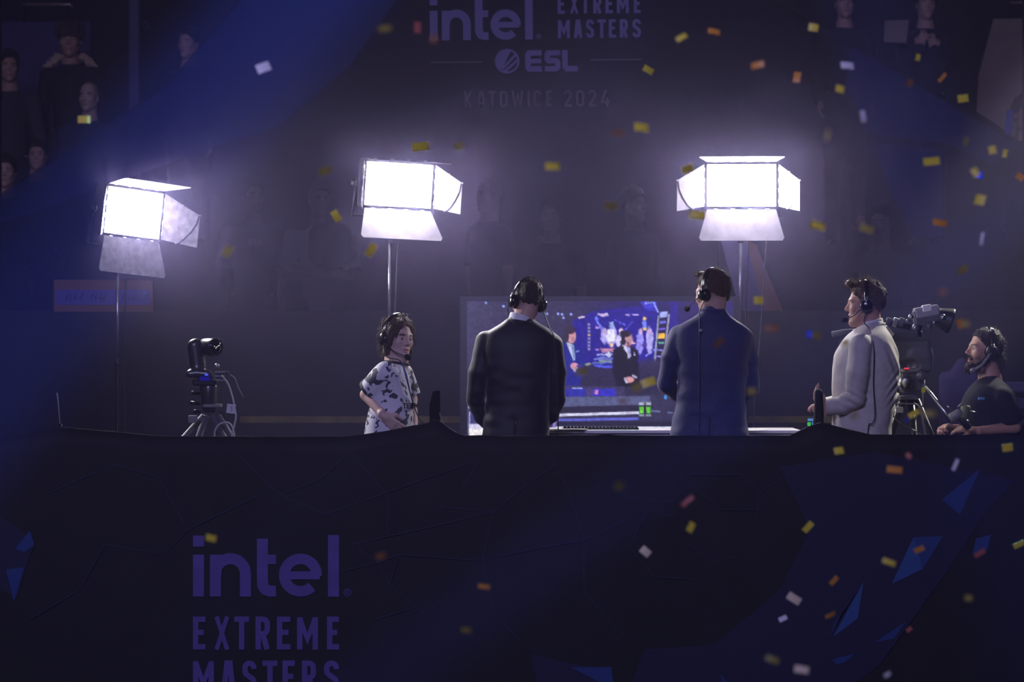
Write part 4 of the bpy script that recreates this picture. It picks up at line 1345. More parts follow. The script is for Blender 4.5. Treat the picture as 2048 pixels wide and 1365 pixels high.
def f_hair3(q, p):
    d = hair_cap(q, 0.017, 0.006, 0.078, -0.050, 0.014, 0.006)
    quiff = ell(q, (0, 0.080, 0.118), (0.052, 0.034, 0.026)) + 0.007 * vnoise(q, 60)
    d = smin(d, quiff, 0.014)
    return d
P3.collar(W(1743, 657, D3), W(1734, 612, D3) - W(1743, 655, D3), 0.078, 0.006, 0.018, M_SUITW)
fuzz(P3.hair(f_hair3, M_HAIRM), P3, 320, 0.020, (0, 0.5, 0.5), 3, 0.0)
headset('black headset with thin boom worn by the man in ivory suit', P3, 1 if False else -1, 0.036, mic_end=W(1689, 640, D3 - 0.06),
        wire=[P3.H(-0.09, -0.01, -0.03), W(1728, 645, D3 - 0.10), W(1740, 660, D3 - 0.13), W(1748, 700, D3 - 0.205), W(1747, 770, D3 - 0.19), W(1750, 830, D3 - 0.19), W(1744, 848, D3 - 0.20), W(1737, 852, D3 - 0.19), W(1735, 900, D3 - 0.19)])

# ------------------------------------------------------------------ young man in the patterned jersey, hand on hip
D4 = 20.4
def Z4(py):
    return Z(py, D4)
def X4(px):
    return X(px, D4)
P4 = Person('young man in white dragon-print jersey with hand on his hip', (X4(785), D4, 0), W(796, 679, D4), head_frame(180 + 38, -2, -4), 1.03, 'pale')
sN, sF = W(772, 745, D4 - 0.10), W(806, 748, D4 + 0.12)
eN, eF = W(733, 790, D4 - 0.02), W(822, 800, D4 + 0.16)
wN, wF = W(768, 832, D4 - 0.155), W(828, 862, D4 + 0.02)
hips = [(X4(772), D4 - 0.06, 0.86), (X4(792), D4 + 0.10, 0.86)]
knees = [(X4(774), D4 - 0.07, 0.47), (X4(796), D4 + 0.11, 0.47)]
ankles = [(X4(772), D4 - 0.07, 0.085), (X4(794), D4 + 0.12, 0.085)]
P4.body(W(793, 726, D4), W(789, 772, D4 + 0.01), W(782, 880, D4), [(sN, eN, wN), (sF, eF, wF)], hips, knees, ankles,
        [(wN, (0.62, -0.1, -0.55), (-0.35, -0.8, -0.2), 0.35, -1), (wF, (0.2, -0.3, -0.9), (0.8, 0.2, 0.2), 0.4, 1)], brow=(0.045, 0.028, 0.02), lean_r=(0.075, 0.088, 0.095))
P4.trousers(W(782, 885, D4), hips, knees, ankles, M_TROUS, Z4(872))
P4.shoes(ankles, M_SHOE, (0.6, -0.8, 0))
def jersey_material():
    m = bpy.data.materials.new('dragon_print_jersey')
    m.use_nodes = True
    nt = m.node_tree
    b = nt.nodes['Principled BSDF']
    b.inputs['Roughness'].default_value = 0.7
    tc = nt.nodes.new('ShaderNodeTexCoord')
    n1 = nt.nodes.new('ShaderNodeTexNoise')
    n1.inputs['Scale'].default_value = 11.0
    n1.inputs['Detail'].default_value = 1.5
    n1.inputs['Distortion'].default_value = 1.6
    n2 = nt.nodes.new('ShaderNodeTexWave')
    n2.wave_type = 'RINGS'
    n2.inputs['Scale'].default_value = 5.0
    n2.inputs['Distortion'].default_value = 16.0
    n2.inputs['Detail'].default_value = 2.0
    n2.inputs['Detail Scale'].default_value = 2.5
    mul = nt.nodes.new('ShaderNodeMath')
    mul.operation = 'MULTIPLY'
    r = nt.nodes.new('ShaderNodeValToRGB')
    r.color_ramp.interpolation = 'EASE'
    r.color_ramp.elements[0].position = 0.605
    r.color_ramp.elements[0].color = (0.70, 0.68, 0.76, 1)
    r.color_ramp.elements[1].position = 0.635
    r.color_ramp.elements[1].color = (0.045, 0.05, 0.065, 1)
    nt.links.new(tc.outputs['Object'], n1.inputs['Vector'])
    nt.links.new(tc.outputs['Object'], n2.inputs['Vector'])
    nt.links.new(n1.outputs['Fac'], mul.inputs[0])
    nt.links.new(n2.outputs['Fac'], mul.inputs[1])
    mx = nt.nodes.new('ShaderNodeMath')
    mx.operation = 'MULTIPLY_ADD'
    mx.inputs[1].default_value = 0.12
    nt.links.new(n2.outputs['Fac'], mx.inputs[0])
    nt.links.new(n1.outputs['Fac'], mx.inputs[2])
    nt.links.new(mx.outputs[0], r.inputs['Fac'])
    nt.links.new(r.outputs['Color'], b.inputs['Base Color'])
    return m
M_JERSEY = jersey_material()
rows4 = [(Z4(py), X4(a), X4(b), D4 - w, D4 + w) for py, a, b, w in
         [(905, 727, 828, 0.15), (875, 729, 827, 0.15), (845, 732, 827, 0.145), (820, 737, 826, 0.14), (795, 744, 824, 0.14), (770, 750, 821, 0.145), (752, 756, 818, 0.145), (740, 763, 814, 0.13), (732, 770, 810, 0.10), (725, 776, 806, 0.075), (716, 780, 804, 0.07)]]
def sleeve_end(p, s_, e_, t):
    s_, e_ = f32(s_), f32(e_)
    u = (e_ - s_) / np.linalg.norm(e_ - s_)
    return (p - (s_ + (e_ - s_) * t)) @ u
def f_jersey(p):
    d = profile_sdf(p, rows4, 2.2)
    a = rc(p, W(773, 747, D4 - 0.10), W(735, 787, D4 - 0.03), 0.072, 0.074)
    a = smax(a, sleeve_end(p, sN, eN, 0.80), 0.006)
    b = rc(p, W(806, 749, D4 + 0.12), W(820, 795, D4 + 0.155), 0.066, 0.068)
    b = smax(b, sleeve_end(p, sF, eF, 0.85), 0.006)
    d = smin(d, np.minimum(a, b), 0.025)
    d = d + 0.005 * vnoise(p * f32((1.3, 1.3, 0.8)), 12.0)
    c = (p - f32(W(794, 716, D4))) 
    return smax(d, -(np.linalg.norm(c * f32((1, 1, 0.8)), axis=1) - 0.068), 0.006)
jo = P4.cloth('jersey', f_jersey, (X4(700), D4 - 0.28, Z4(908)), (X4(850), D4 + 0.30, Z4(705)), M_JERSEY, 0.006)
M_TRIM = mat('black_trim', (0.02, 0.02, 0.025), 0.7)
def ring_part(name, c, ax, r, t, hgt, parent, P):
    def f(p):
        q = p - f32(c)
        u = f32(Vector(ax).normalized())
        h = q @ u
        rr = np.linalg.norm(q - h[:, None] * u, axis=1)
        return np.maximum(np.abs(rr - r) - t, np.abs(h) - hgt)
    o = sdf_object(name, f, f32(c) - r - 0.04, f32(c) + r + 0.04, 0.0045, M_TRIM, parent)
    return o
ring_part('sleeve_cuff', sN.lerp(eN, 0.78), (eN - sN), 0.072, 0.005, 0.012, jo, P4)
ring_part('neck_band', W(794, 726, D4), W(797, 700, D4) - W(793, 728, D4), 0.072, 0.006, 0.008, jo, P4)
# chest lettering TEAM, laid on the front of the jersey (its last letters wrap away out of sight)
mb = MB()
cx, cz, ca = 806, 813, math.radians(35)
U = Vector((math.cos(ca), math.sin(ca), 0.0))
Rm = Matrix((U, Vector((0, 0, 1)), U.cross(Vector((0, 0, 1))))).transposed()
org = W(cx, cz + 5, D4 - 0.131)
x = 0.0
for ch, w in (('T', 0.62), ('E', 0.6), ('A', 0.7), ('M', 0.85)):
    for pts, cl in glyph(ch, w, 0.2):
        mb.ribbon([((x + a_) * 0.034, b_ * 0.034) for a_, b_ in pts], 0.2 * 0.034, Rm, org, bool(cl), th=0.002)
    x += w + 0.14
drape(mb, f_jersey, D4 - 0.3, D4 + 0.25)
mb.build('lettering', M_TRIM, jo)['label'] = 'dark capitals TEAM'
# blue lanyard
MB().tube([W(806, 728, D4 - 0.09), W(813, 750, D4 - 0.125), W(820, 785, D4 - 0.10), W(826, 805, D4 - 0.06)], 0.004, 6).build('lanyard', mat('blue_lanyard', (0.03, 0.10, 0.7), 0.5), P4.o, smooth=True)['label'] = 'blue lanyard ribbon'
def f_hair4(q, p):
    d = ell(q, (0, -0.018, 0.046), (0.088, 0.108, 0.098))
    d = smin(d, ell(q, (0, -0.050, -0.035), (0.082, 0.062, 0.085)), 0.04)
    sx = q.copy()
    sx[:, 0] = np.abs(sx[:, 0])
    d = smin(d, rc(sx, (0.070, 0.030, 0.05), (0.078, 0.0, -0.085), 0.022, 0.016), 0.03)
    # open the face
    face = ell(q, (0, 0.105, -0.030), (0.066, 0.085, 0.118))
    d = smax(d, -face, 0.012)
    d = smax(d, -0.115 - q[:, 2], 0.01)
    st = q * f32((1, 1, 0.22))
    return d + 0.008 * vnoise(st, 62.0) + 0.004 * vnoise(st, 130.0)
rs = random.Random(5)
sd = []
for k in range(70):
    a = rs.uniform(-2.9, 2.9)
    zz = rs.uniform(0.05, 0.13)
    s0 = P4.H(0.075 * math.sin(a), -0.02 - 0.09 * math.cos(a) * 0.9, zz)
    ln = rs.uniform(0.10, 0.20)
    e0 = P4.H(0.095 * math.sin(a) * rs.uniform(0.95, 1.15), -0.02 - 0.10 * math.cos(a), zz - ln)
    if P4.hq(f32([e0]))[0, 1] > 0.045:
        continue
    sd.append((s0, e0, P4.dirs((0.012 * math.sin(a), -0.012 * math.cos(a), 0.02)), 0.0028))
for k in range(14):
    a = rs.uniform(-0.6, 0.6)
    s0 = P4.H(0.03 * a, 0.03 + 0.02 * rs.random(), 0.135)
    e0 = P4.H(0.075 * a + 0.03, 0.085 + 0.03 * rs.random(), 0.125 + 0.02 * rs.random())
    sd.append((s0, e0, P4.dirs((0, 0.0, 0.014)), 0.0022))
fuzz(P4.hair(f_hair4, M_HAIRB, extra=strands(sd), r=0.19), P4, 300, 0.030, (0, -0.2, -0.8), 6, -0.1)
headset('black headset with foam mic worn by the young man in jersey', P4, 1, 0.040, mic_end=W(816, 715, D4 - 0.13), over=0.016,
        wire=[P4.H(0.1, -0.01, -0.03), W(775, 715, D4 - 0.12), W(800, 722, D4 - 0.13), W(812, 755, D4 - 0.16), W(824, 800, D4 - 0.12), W(838, 838, D4 - 0.1), W(848, 850, D4 - 0.1), W(860, 900, D4)])

# ------------------------------------------------------------------ camera operator in black T-shirt, right edge
D5 = 20.9
def Z5(py):
    return Z(py, D5)
def X5(px):
    return X(px, D5)
FL5 = -0.16
P5 = Person('bearded camera operator in black T-shirt holding the pan handle', (X5(1985), D5, 0.0), W(1968, 703, D5), head_frame(90 + 16, 8, 0), 1.05, 'warm')
sN, sF = W(2008, 795, D5 - 0.17), W(1965, 795, D5 + 0.16)
eN, eF = W(2030, 855, D5 - 0.16), W(1950, 850, D5 + 0.16)
wN, wF = W(1958, 862, D5 - 0.22), W(1918, 858, D5 + 0.02)
hips = [(X5(2000), D5 - 0.09, 0.62), (X5(2000), D5 + 0.10, 0.62)]
knees = [(X5(1975), D5 - 0.10, 0.44), (X5(1975), D5 + 0.11, 0.44)]
knees = [(X5(1905), D5 - 0.10, 0.55), (X5(1905), D5 + 0.11, 0.55)]
ankles = [(X5(1925), D5 - 0.11, 0.085), (X5(1925), D5 + 0.12, 0.085)]
P5.body(W(1980, 758, D5), W(1985, 815, D5), W(1996, 930, D5), [(sN, eN, wN), (sF, eF, wF)], hips, knees, ankles,
        [(W(1952, 862, D5 - 0.225), (-0.95, 0.15, 0.15), (0.1, -0.4, 0.9), 0.5, -1), (W(1916, 858, D5 + 0.02), (-0.8, -0.3, 0.2), (0.2, 0.2, 0.9), 0.9, 1)],
        brow=(0.035, 0.022, 0.016), beard=0.85)
P5.trousers(W(1996, 935, D5), hips, knees, ankles, M_TROUS, Z5(920), r=(0.135, 0.1, 0.078, 0.065))
P5.shoes(ankles, M_SHOE, (-1, 0, 0))
M_TEEB = mat('black_cotton', (0.010, 0.010, 0.014), 0.85, noise=(30, 0.2), bump=(60, 0.2))
rows5 = [(Z5(py), X5(a), X5(b), D5 - w, D5 + w) for py, a, b, w in
         [(960, 1930, 2050, 0.17), (920, 1928, 2046, 0.17), (880, 1924, 2040, 0.17), (850, 1920, 2038, 0.175), (820, 1920, 2036, 0.185), (800, 1924, 2034, 0.195), (785, 1932, 2028, 0.19), (773, 1942, 2018, 0.17), (765, 1950, 2008, 0.13), (758, 1957, 2000, 0.09), (750, 1960, 1996, 0.075)]]
def f_tee5(p):
    d = profile_sdf(p, rows5, 2.2)
    a = rc(p, W(2006, 797, D5 - 0.165), W(2026, 842, D5 - 0.165), 0.070, 0.074)
    a = smax(a, sleeve_end(p, sN, eN, 0.82), 0.006)
    b = rc(p, W(1966, 797, D5 + 0.16), W(1952, 840, D5 + 0.165), 0.068, 0.070)
    b = smax(b, sleeve_end(p, sF, eF, 0.85), 0.006)
    d = smin(d, np.minimum(a, b), 0.02) + 0.004 * vnoise(p, 13.0)
    return smax(d, -(np.linalg.norm(p - f32(W(1977, 746, D5)), axis=1) - 0.072), 0.006)
te = P5.cloth('t_shirt', f_tee5, (X5(1900), D5 - 0.30, Z5(962)), (X5(2075), D5 + 0.30, Z5(735)), M_TEEB, 0.007)
# pale blue chest print, two lines of tiny blocks
mb = MB()
org = W(1946, 800, D5 - 0.172)
U = Vector((0.97, -0.24, 0))
Rm = Matrix((U, Vector((0, 0, 1)), U.cross(Vector((0, 0, 1))))).transposed()
x = 0.0
for w, g in ((0.012, 0.004), (0.010, 0.004), (0.013, 0.004), (0.010, 0.004), (0.009, 0.003)):
    mb.prism([(x, 0.0), (x + w, 0.0), (x + w, 0.016), (x, 0.016)], Rm, org, 0.002)
    x += w + g
drape(mb, f_tee5, D5 - 0.3, D5 + 0.2)
mb.build('chest_print', mat('pale_blue_print', (0.10, 0.30, 0.55), 0.7), te)['label'] = 'small pale blue chest print'
def f_hair5(q, p):
    d = hair_cap(q, 0.014, 0.007, 0.082, -0.060, 0.010, 0.005)
    d = smin(d, ell(q, (0, -0.105, -0.055), (0.040, 0.036, 0.060)) + 0.006 * vnoise(q * f32((1, 1, 0.3)), 60), 0.03)
    return d
fuzz(P5.hair(f_hair5, M_HAIRD, r=0.19), P5, 240, 0.020, (0, -0.6, -0.3), 4, -0.05)
def f_beard5(q, p):
    sx = q.copy()
    sx[:, 0] = np.abs(sx[:, 0])
    d = smin(rc(sx, (0.060, 0.005, -0.050), (0.0, 0.078, -0.112), 0.020, 0.026), ell(q, (0, 0.080, -0.105), (0.034, 0.026, 0.030)), 0.02)
    d = smin(d, rc(sx, (0.0, 0.094, -0.043), (0.028, 0.080, -0.060), 0.006, 0.007), 0.008)
    d = smax(d, -ell(q, (0, 0.100, -0.064), (0.024, 0.022, 0.012)), 0.006)
    return d + 0.004 * vnoise(q, 75)
fuzz(P5.hair(f_beard5, M_HAIRD, name='beard'), P5, 220, 0.012, (0, 0.2, -0.7), 5)
headset('intercom headset with thick grey boom worn by the camera operator', P5, -1, 0.042, mic_end=W(1946, 742, D5 - 0.13), big=True, grey=True, over=0.014)
MB().tube([W(1966, 862, D5 - 0.20) + Vector((0, 0.026 * math.cos(a), 0.030 * math.sin(a))) for a in np.linspace(0, 2 * math.pi, 14)], 0.004, 6).build('wristband', mat('olive_band', (0.12, 0.12, 0.05), 0.6), P5.o, smooth=True)
# stool under the operator
st = thing('stool', 'round black stool under the camera operator', 'stool', (X5(2004), D5, 0))
MB().lathe([(0.16, 0.46), (0.18, 0.48), (0.18, 0.52), (0.16, 0.54)], (X5(2004), D5, 0), None, 24).build('seat', M_BLACK, st, smooth=True)
MB().tube([(X5(2004), D5, 0.46), (X5(2004), D5, 0.06)], 0.025).build('column', M_BLACKM, st, smooth=True)
for k in range(5):
    a = math.radians(72 * k + 10)
    MB().tube([(X5(2004), D5, 0.08), (X5(2004) + 0.24 * math.cos(a), D5 + 0.24 * math.sin(a), 0.018)], [0.02, 0.014]).build('leg', M_BLACKM, st, smooth=True)

# ================================================================== screen, desk, cameras
# ---- big screen on a floor stand
DM = 21.7
mon = thing('display_screen', 'large black-framed screen showing two suited presenters on air', 'screen', (X(1200, DM), DM + 0.05, 0))
x0, x1, y0, y1 = 920.0, 1478.0, 593.0, 908.0
def MR(xa, xb, ya, yb, d0, d1):
    a, b = W(xa, ya, DM), W(xb, yb, DM)
    return slab(a.x, b.x, DM + d0, DM + d1, b.z, a.z)
MR(x0, x1, y0, y1, 0.012, 0.075).build('housing', M_BLACK, mon)
M_BEZEL = mat('dark_glass_bezel', (0.020, 0.022, 0.045), 0.45, spec=0.4)
for (xa, xb, ya, yb) in ((x0, 934, y0, y1), (1466, x1, y0, y1), (934, 1466, y0, 603), (934, 1466, 898, y1)):
    MR(xa, xb, ya, yb, -0.008, 0.012).build('bezel', M_BEZEL, mon)
# picture: a coarse raster of emissive cells painted in the script (the on-air picture)
gx, gy = 300, 165
PXs, PYs = np.meshgrid(np.linspace(934, 1466, gx), np.linspace(603, 898, gy))
img = np.zeros((gy, gx, 3))
def L3(c):
    return np.array(lin(c))
def blend(mask, c, a=1.0):
    global img
    m = np.clip(mask, 0, 1)[..., None] * a
    img = img * (1 - m) + L3(c) * m
def soft(d, w=1.4):
    return np.clip(0.5 - d / w, 0, 1)
def rect(xa, ya, xb, yb, c, a=1.0, w=1.6):
    blend(soft(np.maximum(np.maximum(xa - PXs, PXs - xb), np.maximum(ya - PYs, PYs - yb)), w), c, a)
def oval(cx, cy, rx, ry, c, a=1.0, w=1.6):
    blend(soft((np.hypot((PXs - cx) / rx, (PYs - cy) / ry) - 1) * min(rx, ry), w), c, a)
def seg(xa, ya, xb, yb, t, c, a=1.0, w=1.4):
    ux, uy = xb - xa, yb - ya
    k = np.clip(((PXs - xa) * ux + (PYs - ya) * uy) / (ux * ux + uy * uy), 0, 1)
    blend(soft(np.hypot(PXs - xa - k * ux, PYs - ya - k * uy) - t / 2, w), c, a)
def poly(pts, c, a=1.0, w=1.4):
    d = np.full(PXs.shape, -1e9)
    inside = np.zeros(PXs.shape, bool)
    dist = np.full(PXs.shape, 1e9)
    n = len(pts)
    for i in range(n):
        (xa, ya), (xb, yb) = pts[i], pts[(i + 1) % n]
        ux, uy = xb - xa, yb - ya
        k = np.clip(((PXs - xa) * ux + (PYs - ya) * uy) / (ux * ux + uy * uy + 1e-9), 0, 1)
        dist = np.minimum(dist, np.hypot(PXs - xa - k * ux, PYs - ya - k * uy))
        cr = ((ya > PYs) != (yb > PYs)) & (PXs < (xb - xa) * (PYs - ya) / ((yb - ya) or 1e-9) + xa)
        inside ^= cr
    blend(soft(np.where(inside, -dist, dist), w), c, a)
rect(900, 590, 1500, 910, (48, 44, 78))
blend(np.clip((PXs - 1130) / 120, 0, 1) * np.clip((790 - PYs) / 60, 0, 1), (36, 28, 96))
blend(np.clip((1000 - PXs) / 70, 0, 1), (60, 58, 92))  # glare on the left of the screen, painted into the picture
rr = random.Random(3)
for k in range(60):           # crowd lights, faint specks
    oval(rr.uniform(945, 1180), rr.uniform(620, 735), rr.uniform(1, 3), rr.uniform(1, 3), rr.choice([(80, 74, 104), (96, 90, 122), (70, 60, 90)]), 0.6)
for sx_, sy_ in ((972, 606), (1007, 613), (1094, 628), (1116, 628), (1124, 629), (1142, 629), (1127, 636), (1067, 615)):
    oval(sx_, sy_, 2.3, 2.3, (150, 165, 255))
# blue stage behind
poly([(1145, 640), (1190, 622), (1300, 612), (1335, 640), (1320, 720), (1290, 735), (1170, 730), (1150, 700)], (32, 22, 150), 0.9)
poly([(1280, 604), (1312, 604), (1318, 625), (1290, 618)], (60, 60, 220), 0.8)
rect(1340, 604, 1356, 660, (40, 30, 160), 0.7)
for (xa, ya, xb, yb, t, c) in ((1197, 630, 1216, 630, 3.5, (225, 205, 255)), (1252, 630, 1260, 630, 2.5, (190, 170, 240)), (1268, 630, 1276, 630, 2.5, (200, 180, 240)), (1158, 636, 1168, 634, 3, (220, 200, 220)),
                               (1192, 636, 1206, 664, 5, (110, 120, 255)), (1230, 640, 1250, 650, 2, (90, 90, 240)), (1266, 645, 1248, 662, 2, (90, 90, 240)), (1192, 700, 1197, 700, 3, (200, 150, 235)), (1192, 656, 1197, 656, 3, (200, 150, 235)),
                               (1250, 688, 1270, 687, 2, (240, 190, 235)), (1292, 712, 1310, 700, 3, (140, 140, 255)), (1290, 606, 1310, 606, 2, (150, 160, 255)), (1308, 608, 1316, 624, 2.5, (170, 185, 255))):
    seg(xa, ya, xb, yb, t, c)
for xa in (1178,):
    rect(xa - 3, 646, xa + 3, 702, (70, 66, 130))
    for k in range(8):
        rect(xa - 2, 648 + k * 7, xa + 2, 651 + k * 7, (150, 140, 220) if k != 3 else (220, 180, 120))
for k in range(4):
    rect(1219, 644 + k * 4.5, 1227, 647 + k * 4.5, (170, 190, 255))
for k in range(3):
    oval(1208 + 10 * k, 672 + 4 * (k % 2), 6, 16, (175, 165, 245))
oval(1222, 672, 9, 14, (225, 220, 255)); oval(1238, 682, 6, 13, (205, 195, 250)); oval(1242, 663, 4, 6, (230, 200, 240)); oval(1209, 664, 4, 6, (200, 170, 220))
oval(1223, 691, 4, 4, (235, 190, 170)); poly([(1202, 698), (1230, 697), (1228, 704), (1205, 704)], (190, 130, 170))
rect(1286, 634, 1293, 640, (235, 205, 110)); rect(1286, 641, 1293, 656, (110, 130, 255)); rect(1286, 656, 1293, 661, (220, 190, 120))
oval(1280, 684, 7, 24, (150, 140, 245)); oval(1299, 680, 7, 26, (180, 170, 250)); oval(1290, 688, 4, 7, (60, 50, 150)); oval(1281, 664, 4, 6, (200, 165, 215)); oval(1299, 662, 4, 6, (205, 170, 215))
for (xa, ya, xb, yb, c) in ((1195, 710, 1228, 708, (150, 150, 230)), (1190, 719, 1226, 716, (110, 115, 215)), (1186, 727, 1226, 724, (90, 110, 190)), (1190, 732, 1226, 735, (80, 90, 235)), (1172, 730, 1180, 728, (140, 150, 120)), (1200, 722, 1222, 722, (130, 150, 150))):
    seg(xa, ya, xb, yb, 4, c)
oval(1217, 709, 4, 5, (210, 220, 255))
# right totem
poly([(1316, 632), (1337, 629), (1330, 735), (1309, 731)], (30, 24, 70))
seg(1317, 633, 1309, 730, 3, (150, 160, 190)); seg(1338, 630, 1330, 700, 3, (160, 160, 200))
poly([(1320, 625), (1335, 623), (1334, 634), (1320, 636)], (170, 180, 255)); poly([(1320, 643), (1332, 642), (1331, 647), (1319, 648)], (110, 110, 230))
seg(1319, 659, 1330, 658, 3, (120, 100, 230)); poly([(1317, 668), (1330, 667), (1329, 677), (1316, 678)], (245, 190, 60)); seg(1318, 686, 1327, 686, 3, (100, 190, 170))
for yy in (700, 713, 725):
    seg(1314, yy, 1324, yy + 1, 3, (140, 130, 240))
# dark stalls behind and desk lines
poly([(1160, 735), (1230, 738), (1330, 720), (1345, 790), (1150, 790)], (40, 36, 66), 0.8)
oval(1300, 730, 22, 12, (46, 40, 76), 0.8)
# presenter left of the picture
poly([(1128, 684), (1150, 690), (1168, 702), (1168, 735), (1160, 772), (1126, 772), (1126, 684)], (26, 34, 140))
poly([(1132, 684), (1146, 690), (1150, 720), (1147, 722)], (190, 195, 235)); poly([(1142, 690), (1148, 691), (1151, 715), (1147, 722)], (120, 145, 200))
oval(1143, 673, 9, 14, (190, 135, 150)); oval(1139, 661, 12, 8, (50, 34, 52)); oval(1133, 674, 5, 12, (44, 34, 56))
oval(1149, 733, 8, 7, (215, 150, 175)); seg(1155, 733, 1163, 731, 5, (60, 60, 160)); oval(1150, 741, 3, 3, (190, 190, 230))
seg(1153, 704, 1158, 702, 2, (130, 150, 230))
# presenter right of the picture
poly([(1244, 690), (1226, 700), (1225, 740), (1232, 772), (1250, 776), (1278, 770), (1278, 740), (1276, 702), (1260, 690)], (16, 14, 34))
poly([(1246, 690), (1258, 694), (1260, 716), (1256, 716)], (205, 200, 240)); poly([(1254, 694), (1259, 695), (1260, 716), (1257, 714)], (150, 150, 225))
oval(1256, 680, 9, 13, (200, 150, 165)); oval(1251, 668, 11, 7, (40, 28, 40)); oval(1246, 680, 5, 11, (30, 24, 36)); oval(1258, 689, 6, 5, (110, 70, 84)); seg(1262, 687, 1270, 687, 2, (230, 180, 220))
poly([(1268, 704), (1272, 710), (1268, 712)], (190, 190, 240))
oval(1259, 760, 9, 6, (215, 150, 165), w=2); seg(1250, 758, 1253, 765, 4, (190, 190, 230)); seg(1266, 752, 1272, 755, 4, (170, 180, 230))
# desk in the picture
rect(1090, 773, 1250, 800, (58, 52, 92)); rect(1128, 778, 1172, 793, (40, 44, 190), 0.8, 4); rect(1186, 778, 1231, 793, (50, 46, 200), 0.9); rect(1172, 779, 1186, 793, (70, 60, 120), 0.9); rect(1190, 781, 1196, 789, (220, 130, 190))
seg(1145, 777, 1164, 777, 2, (150, 170, 240)); seg(1128, 796, 1142, 796, 2.5, (190, 195, 245))
poly([(1090, 795), (1300, 793), (1302, 810), (1090, 815)], (84, 88, 132)); poly([(1090, 815), (1302, 810), (1302, 825), (1090, 830)], (36, 32, 60))
seg(1110, 831, 1280, 826, 5, (215, 215, 250)); seg(1112, 841, 1275, 838, 5, (92, 96, 205)); rect(1090, 843, 1460, 853, (34, 32, 58)); rect(1110, 854, 1462, 863, (222, 222, 252)); rect(1090, 863, 1462, 872, (30, 28, 50))
seg(1300, 822, 1320, 824, 3, (100, 110, 160)); seg(1336, 826, 1344, 826, 3, (110, 115, 170)); oval(1331, 795, 3, 4, (60, 140, 230))
for cx in (1283, 1297):
    rect(cx - 5, 806, cx + 5, 832, (12, 20, 24)); rect(cx - 5, 805, cx + 5, 811, (170, 175, 205)); rect(cx - 5, 829, cx + 5, 833, (130, 150, 160))
    for k in (-3, 0, 3):
        seg(cx + k, 815, cx + k * 0.8, 826, 2.2, (110, 215, 60))
# bright panel in the lower left corner of the on-air picture
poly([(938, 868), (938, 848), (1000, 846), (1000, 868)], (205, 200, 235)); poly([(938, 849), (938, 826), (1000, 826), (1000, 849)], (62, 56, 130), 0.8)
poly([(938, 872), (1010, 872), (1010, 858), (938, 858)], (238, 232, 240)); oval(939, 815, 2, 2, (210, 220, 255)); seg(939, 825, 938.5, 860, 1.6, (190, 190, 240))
poly([(1102, 862), (1110, 830), (1114, 830), (1112, 872), (1100, 872)], (150, 110, 190), 0.7); rect(1101, 860, 1104, 872, (230, 210, 80)); seg(1109, 840, 1108, 870, 1.5, (120, 170, 255))
# broadcast softness: the painted shapes get wobbling edges and uneven brightness
_pp = np.stack([PXs.ravel(), PYs.ravel(), np.zeros(gx * gy)], 1).astype(np.float32)
def _nz(f, o):
    return vnoise(_pp + np.float32(o), f).reshape(gy, gx)
wx = (np.arange(gx)[None, :] + 1.3 * _nz(0.16, 3) + 0.7 * _nz(0.37, 17)).clip(0, gx - 1).round().astype(int)
wy = (np.arange(gy)[:, None] + 1.3 * _nz(0.16, 41) + 0.7 * _nz(0.37, 77)).clip(0, gy - 1).round().astype(int)
keepm = (np.clip((PXs - 1180) / 20, 0, 1) * np.clip((745 - PYs) / 12, 0, 1) * np.clip((1312 - PXs) / 6, 0, 1))[..., None]
img = img * (1 - keepm) + img[wy, wx] * keepm
img = img * (1 + 0.28 * _nz(0.22, 5) + 0.22 * _nz(0.5, 9))[..., None].clip(0.4, 1.6)
P00, P11 = W(934, 603, DM), W(1466, 898, DM)
gxv, gzv = np.linspace(P00.x, P11.x, gx), np.linspace(P00.z, P11.z, gy)
GX, GZ = np.meshgrid(gxv, gzv)
vv = np.stack([GX.ravel(), np.full(gx * gy, DM + 0.004), GZ.ravel()], 1)
ii = np.arange(gx * gy).reshape(gy, gx)
qq = np.stack([ii[:-1, :-1], ii[1:, :-1], ii[1:, 1:], ii[:-1, 1:]], -1).reshape(-1, 4)
mbp = MB()
mbp.v, mbp.f = [tuple(v) for v in vv], [tuple(int(k) for k in q) for q in qq]
m = bpy.data.materials.new('on_air_picture')
m.use_nodes = True
nt = m.node_tree
nt.nodes.remove(nt.nodes['Principled BSDF'])
m.cycles.emission_sampling = 'NONE'
va = nt.nodes.new('ShaderNodeVertexColor'); va.layer_name = 'Col'
em = nt.nodes.new('ShaderNodeEmission'); em.inputs[1].default_value = 1.05
gl = nt.nodes.new('ShaderNodeBsdfGlossy'); gl.inputs['Roughness'].default_value = 0.25; gl.inputs[0].default_value = (0.03, 0.03, 0.03, 1)
ad = nt.nodes.new('ShaderNodeAddShader')
nt.links.new(va.outputs[0], em.inputs[0]); nt.links.new(em.outputs[0], ad.inputs[0]); nt.links.new(gl.outputs[0], ad.inputs[1])
nt.links.new(ad.outputs[0], nt.nodes['Material Output'].inputs['Surface'])
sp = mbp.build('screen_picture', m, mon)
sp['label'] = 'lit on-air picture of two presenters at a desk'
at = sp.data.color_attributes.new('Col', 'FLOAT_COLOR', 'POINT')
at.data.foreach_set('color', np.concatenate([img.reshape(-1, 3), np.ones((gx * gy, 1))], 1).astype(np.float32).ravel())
cxm = X(1199, DM)
for s in (-1, 1):
    MB().box((cxm + s * 0.35, DM + 0.12, 0.72), (0.06, 0.05, 1.36), bev=0.006).build('upright', M_BLACKM, mon)
    MB().box((cxm + s * 0.35, DM + 0.10, 0.025), (0.07, 0.7, 0.05), bev=0.006).build('foot', M_BLACKM, mon)
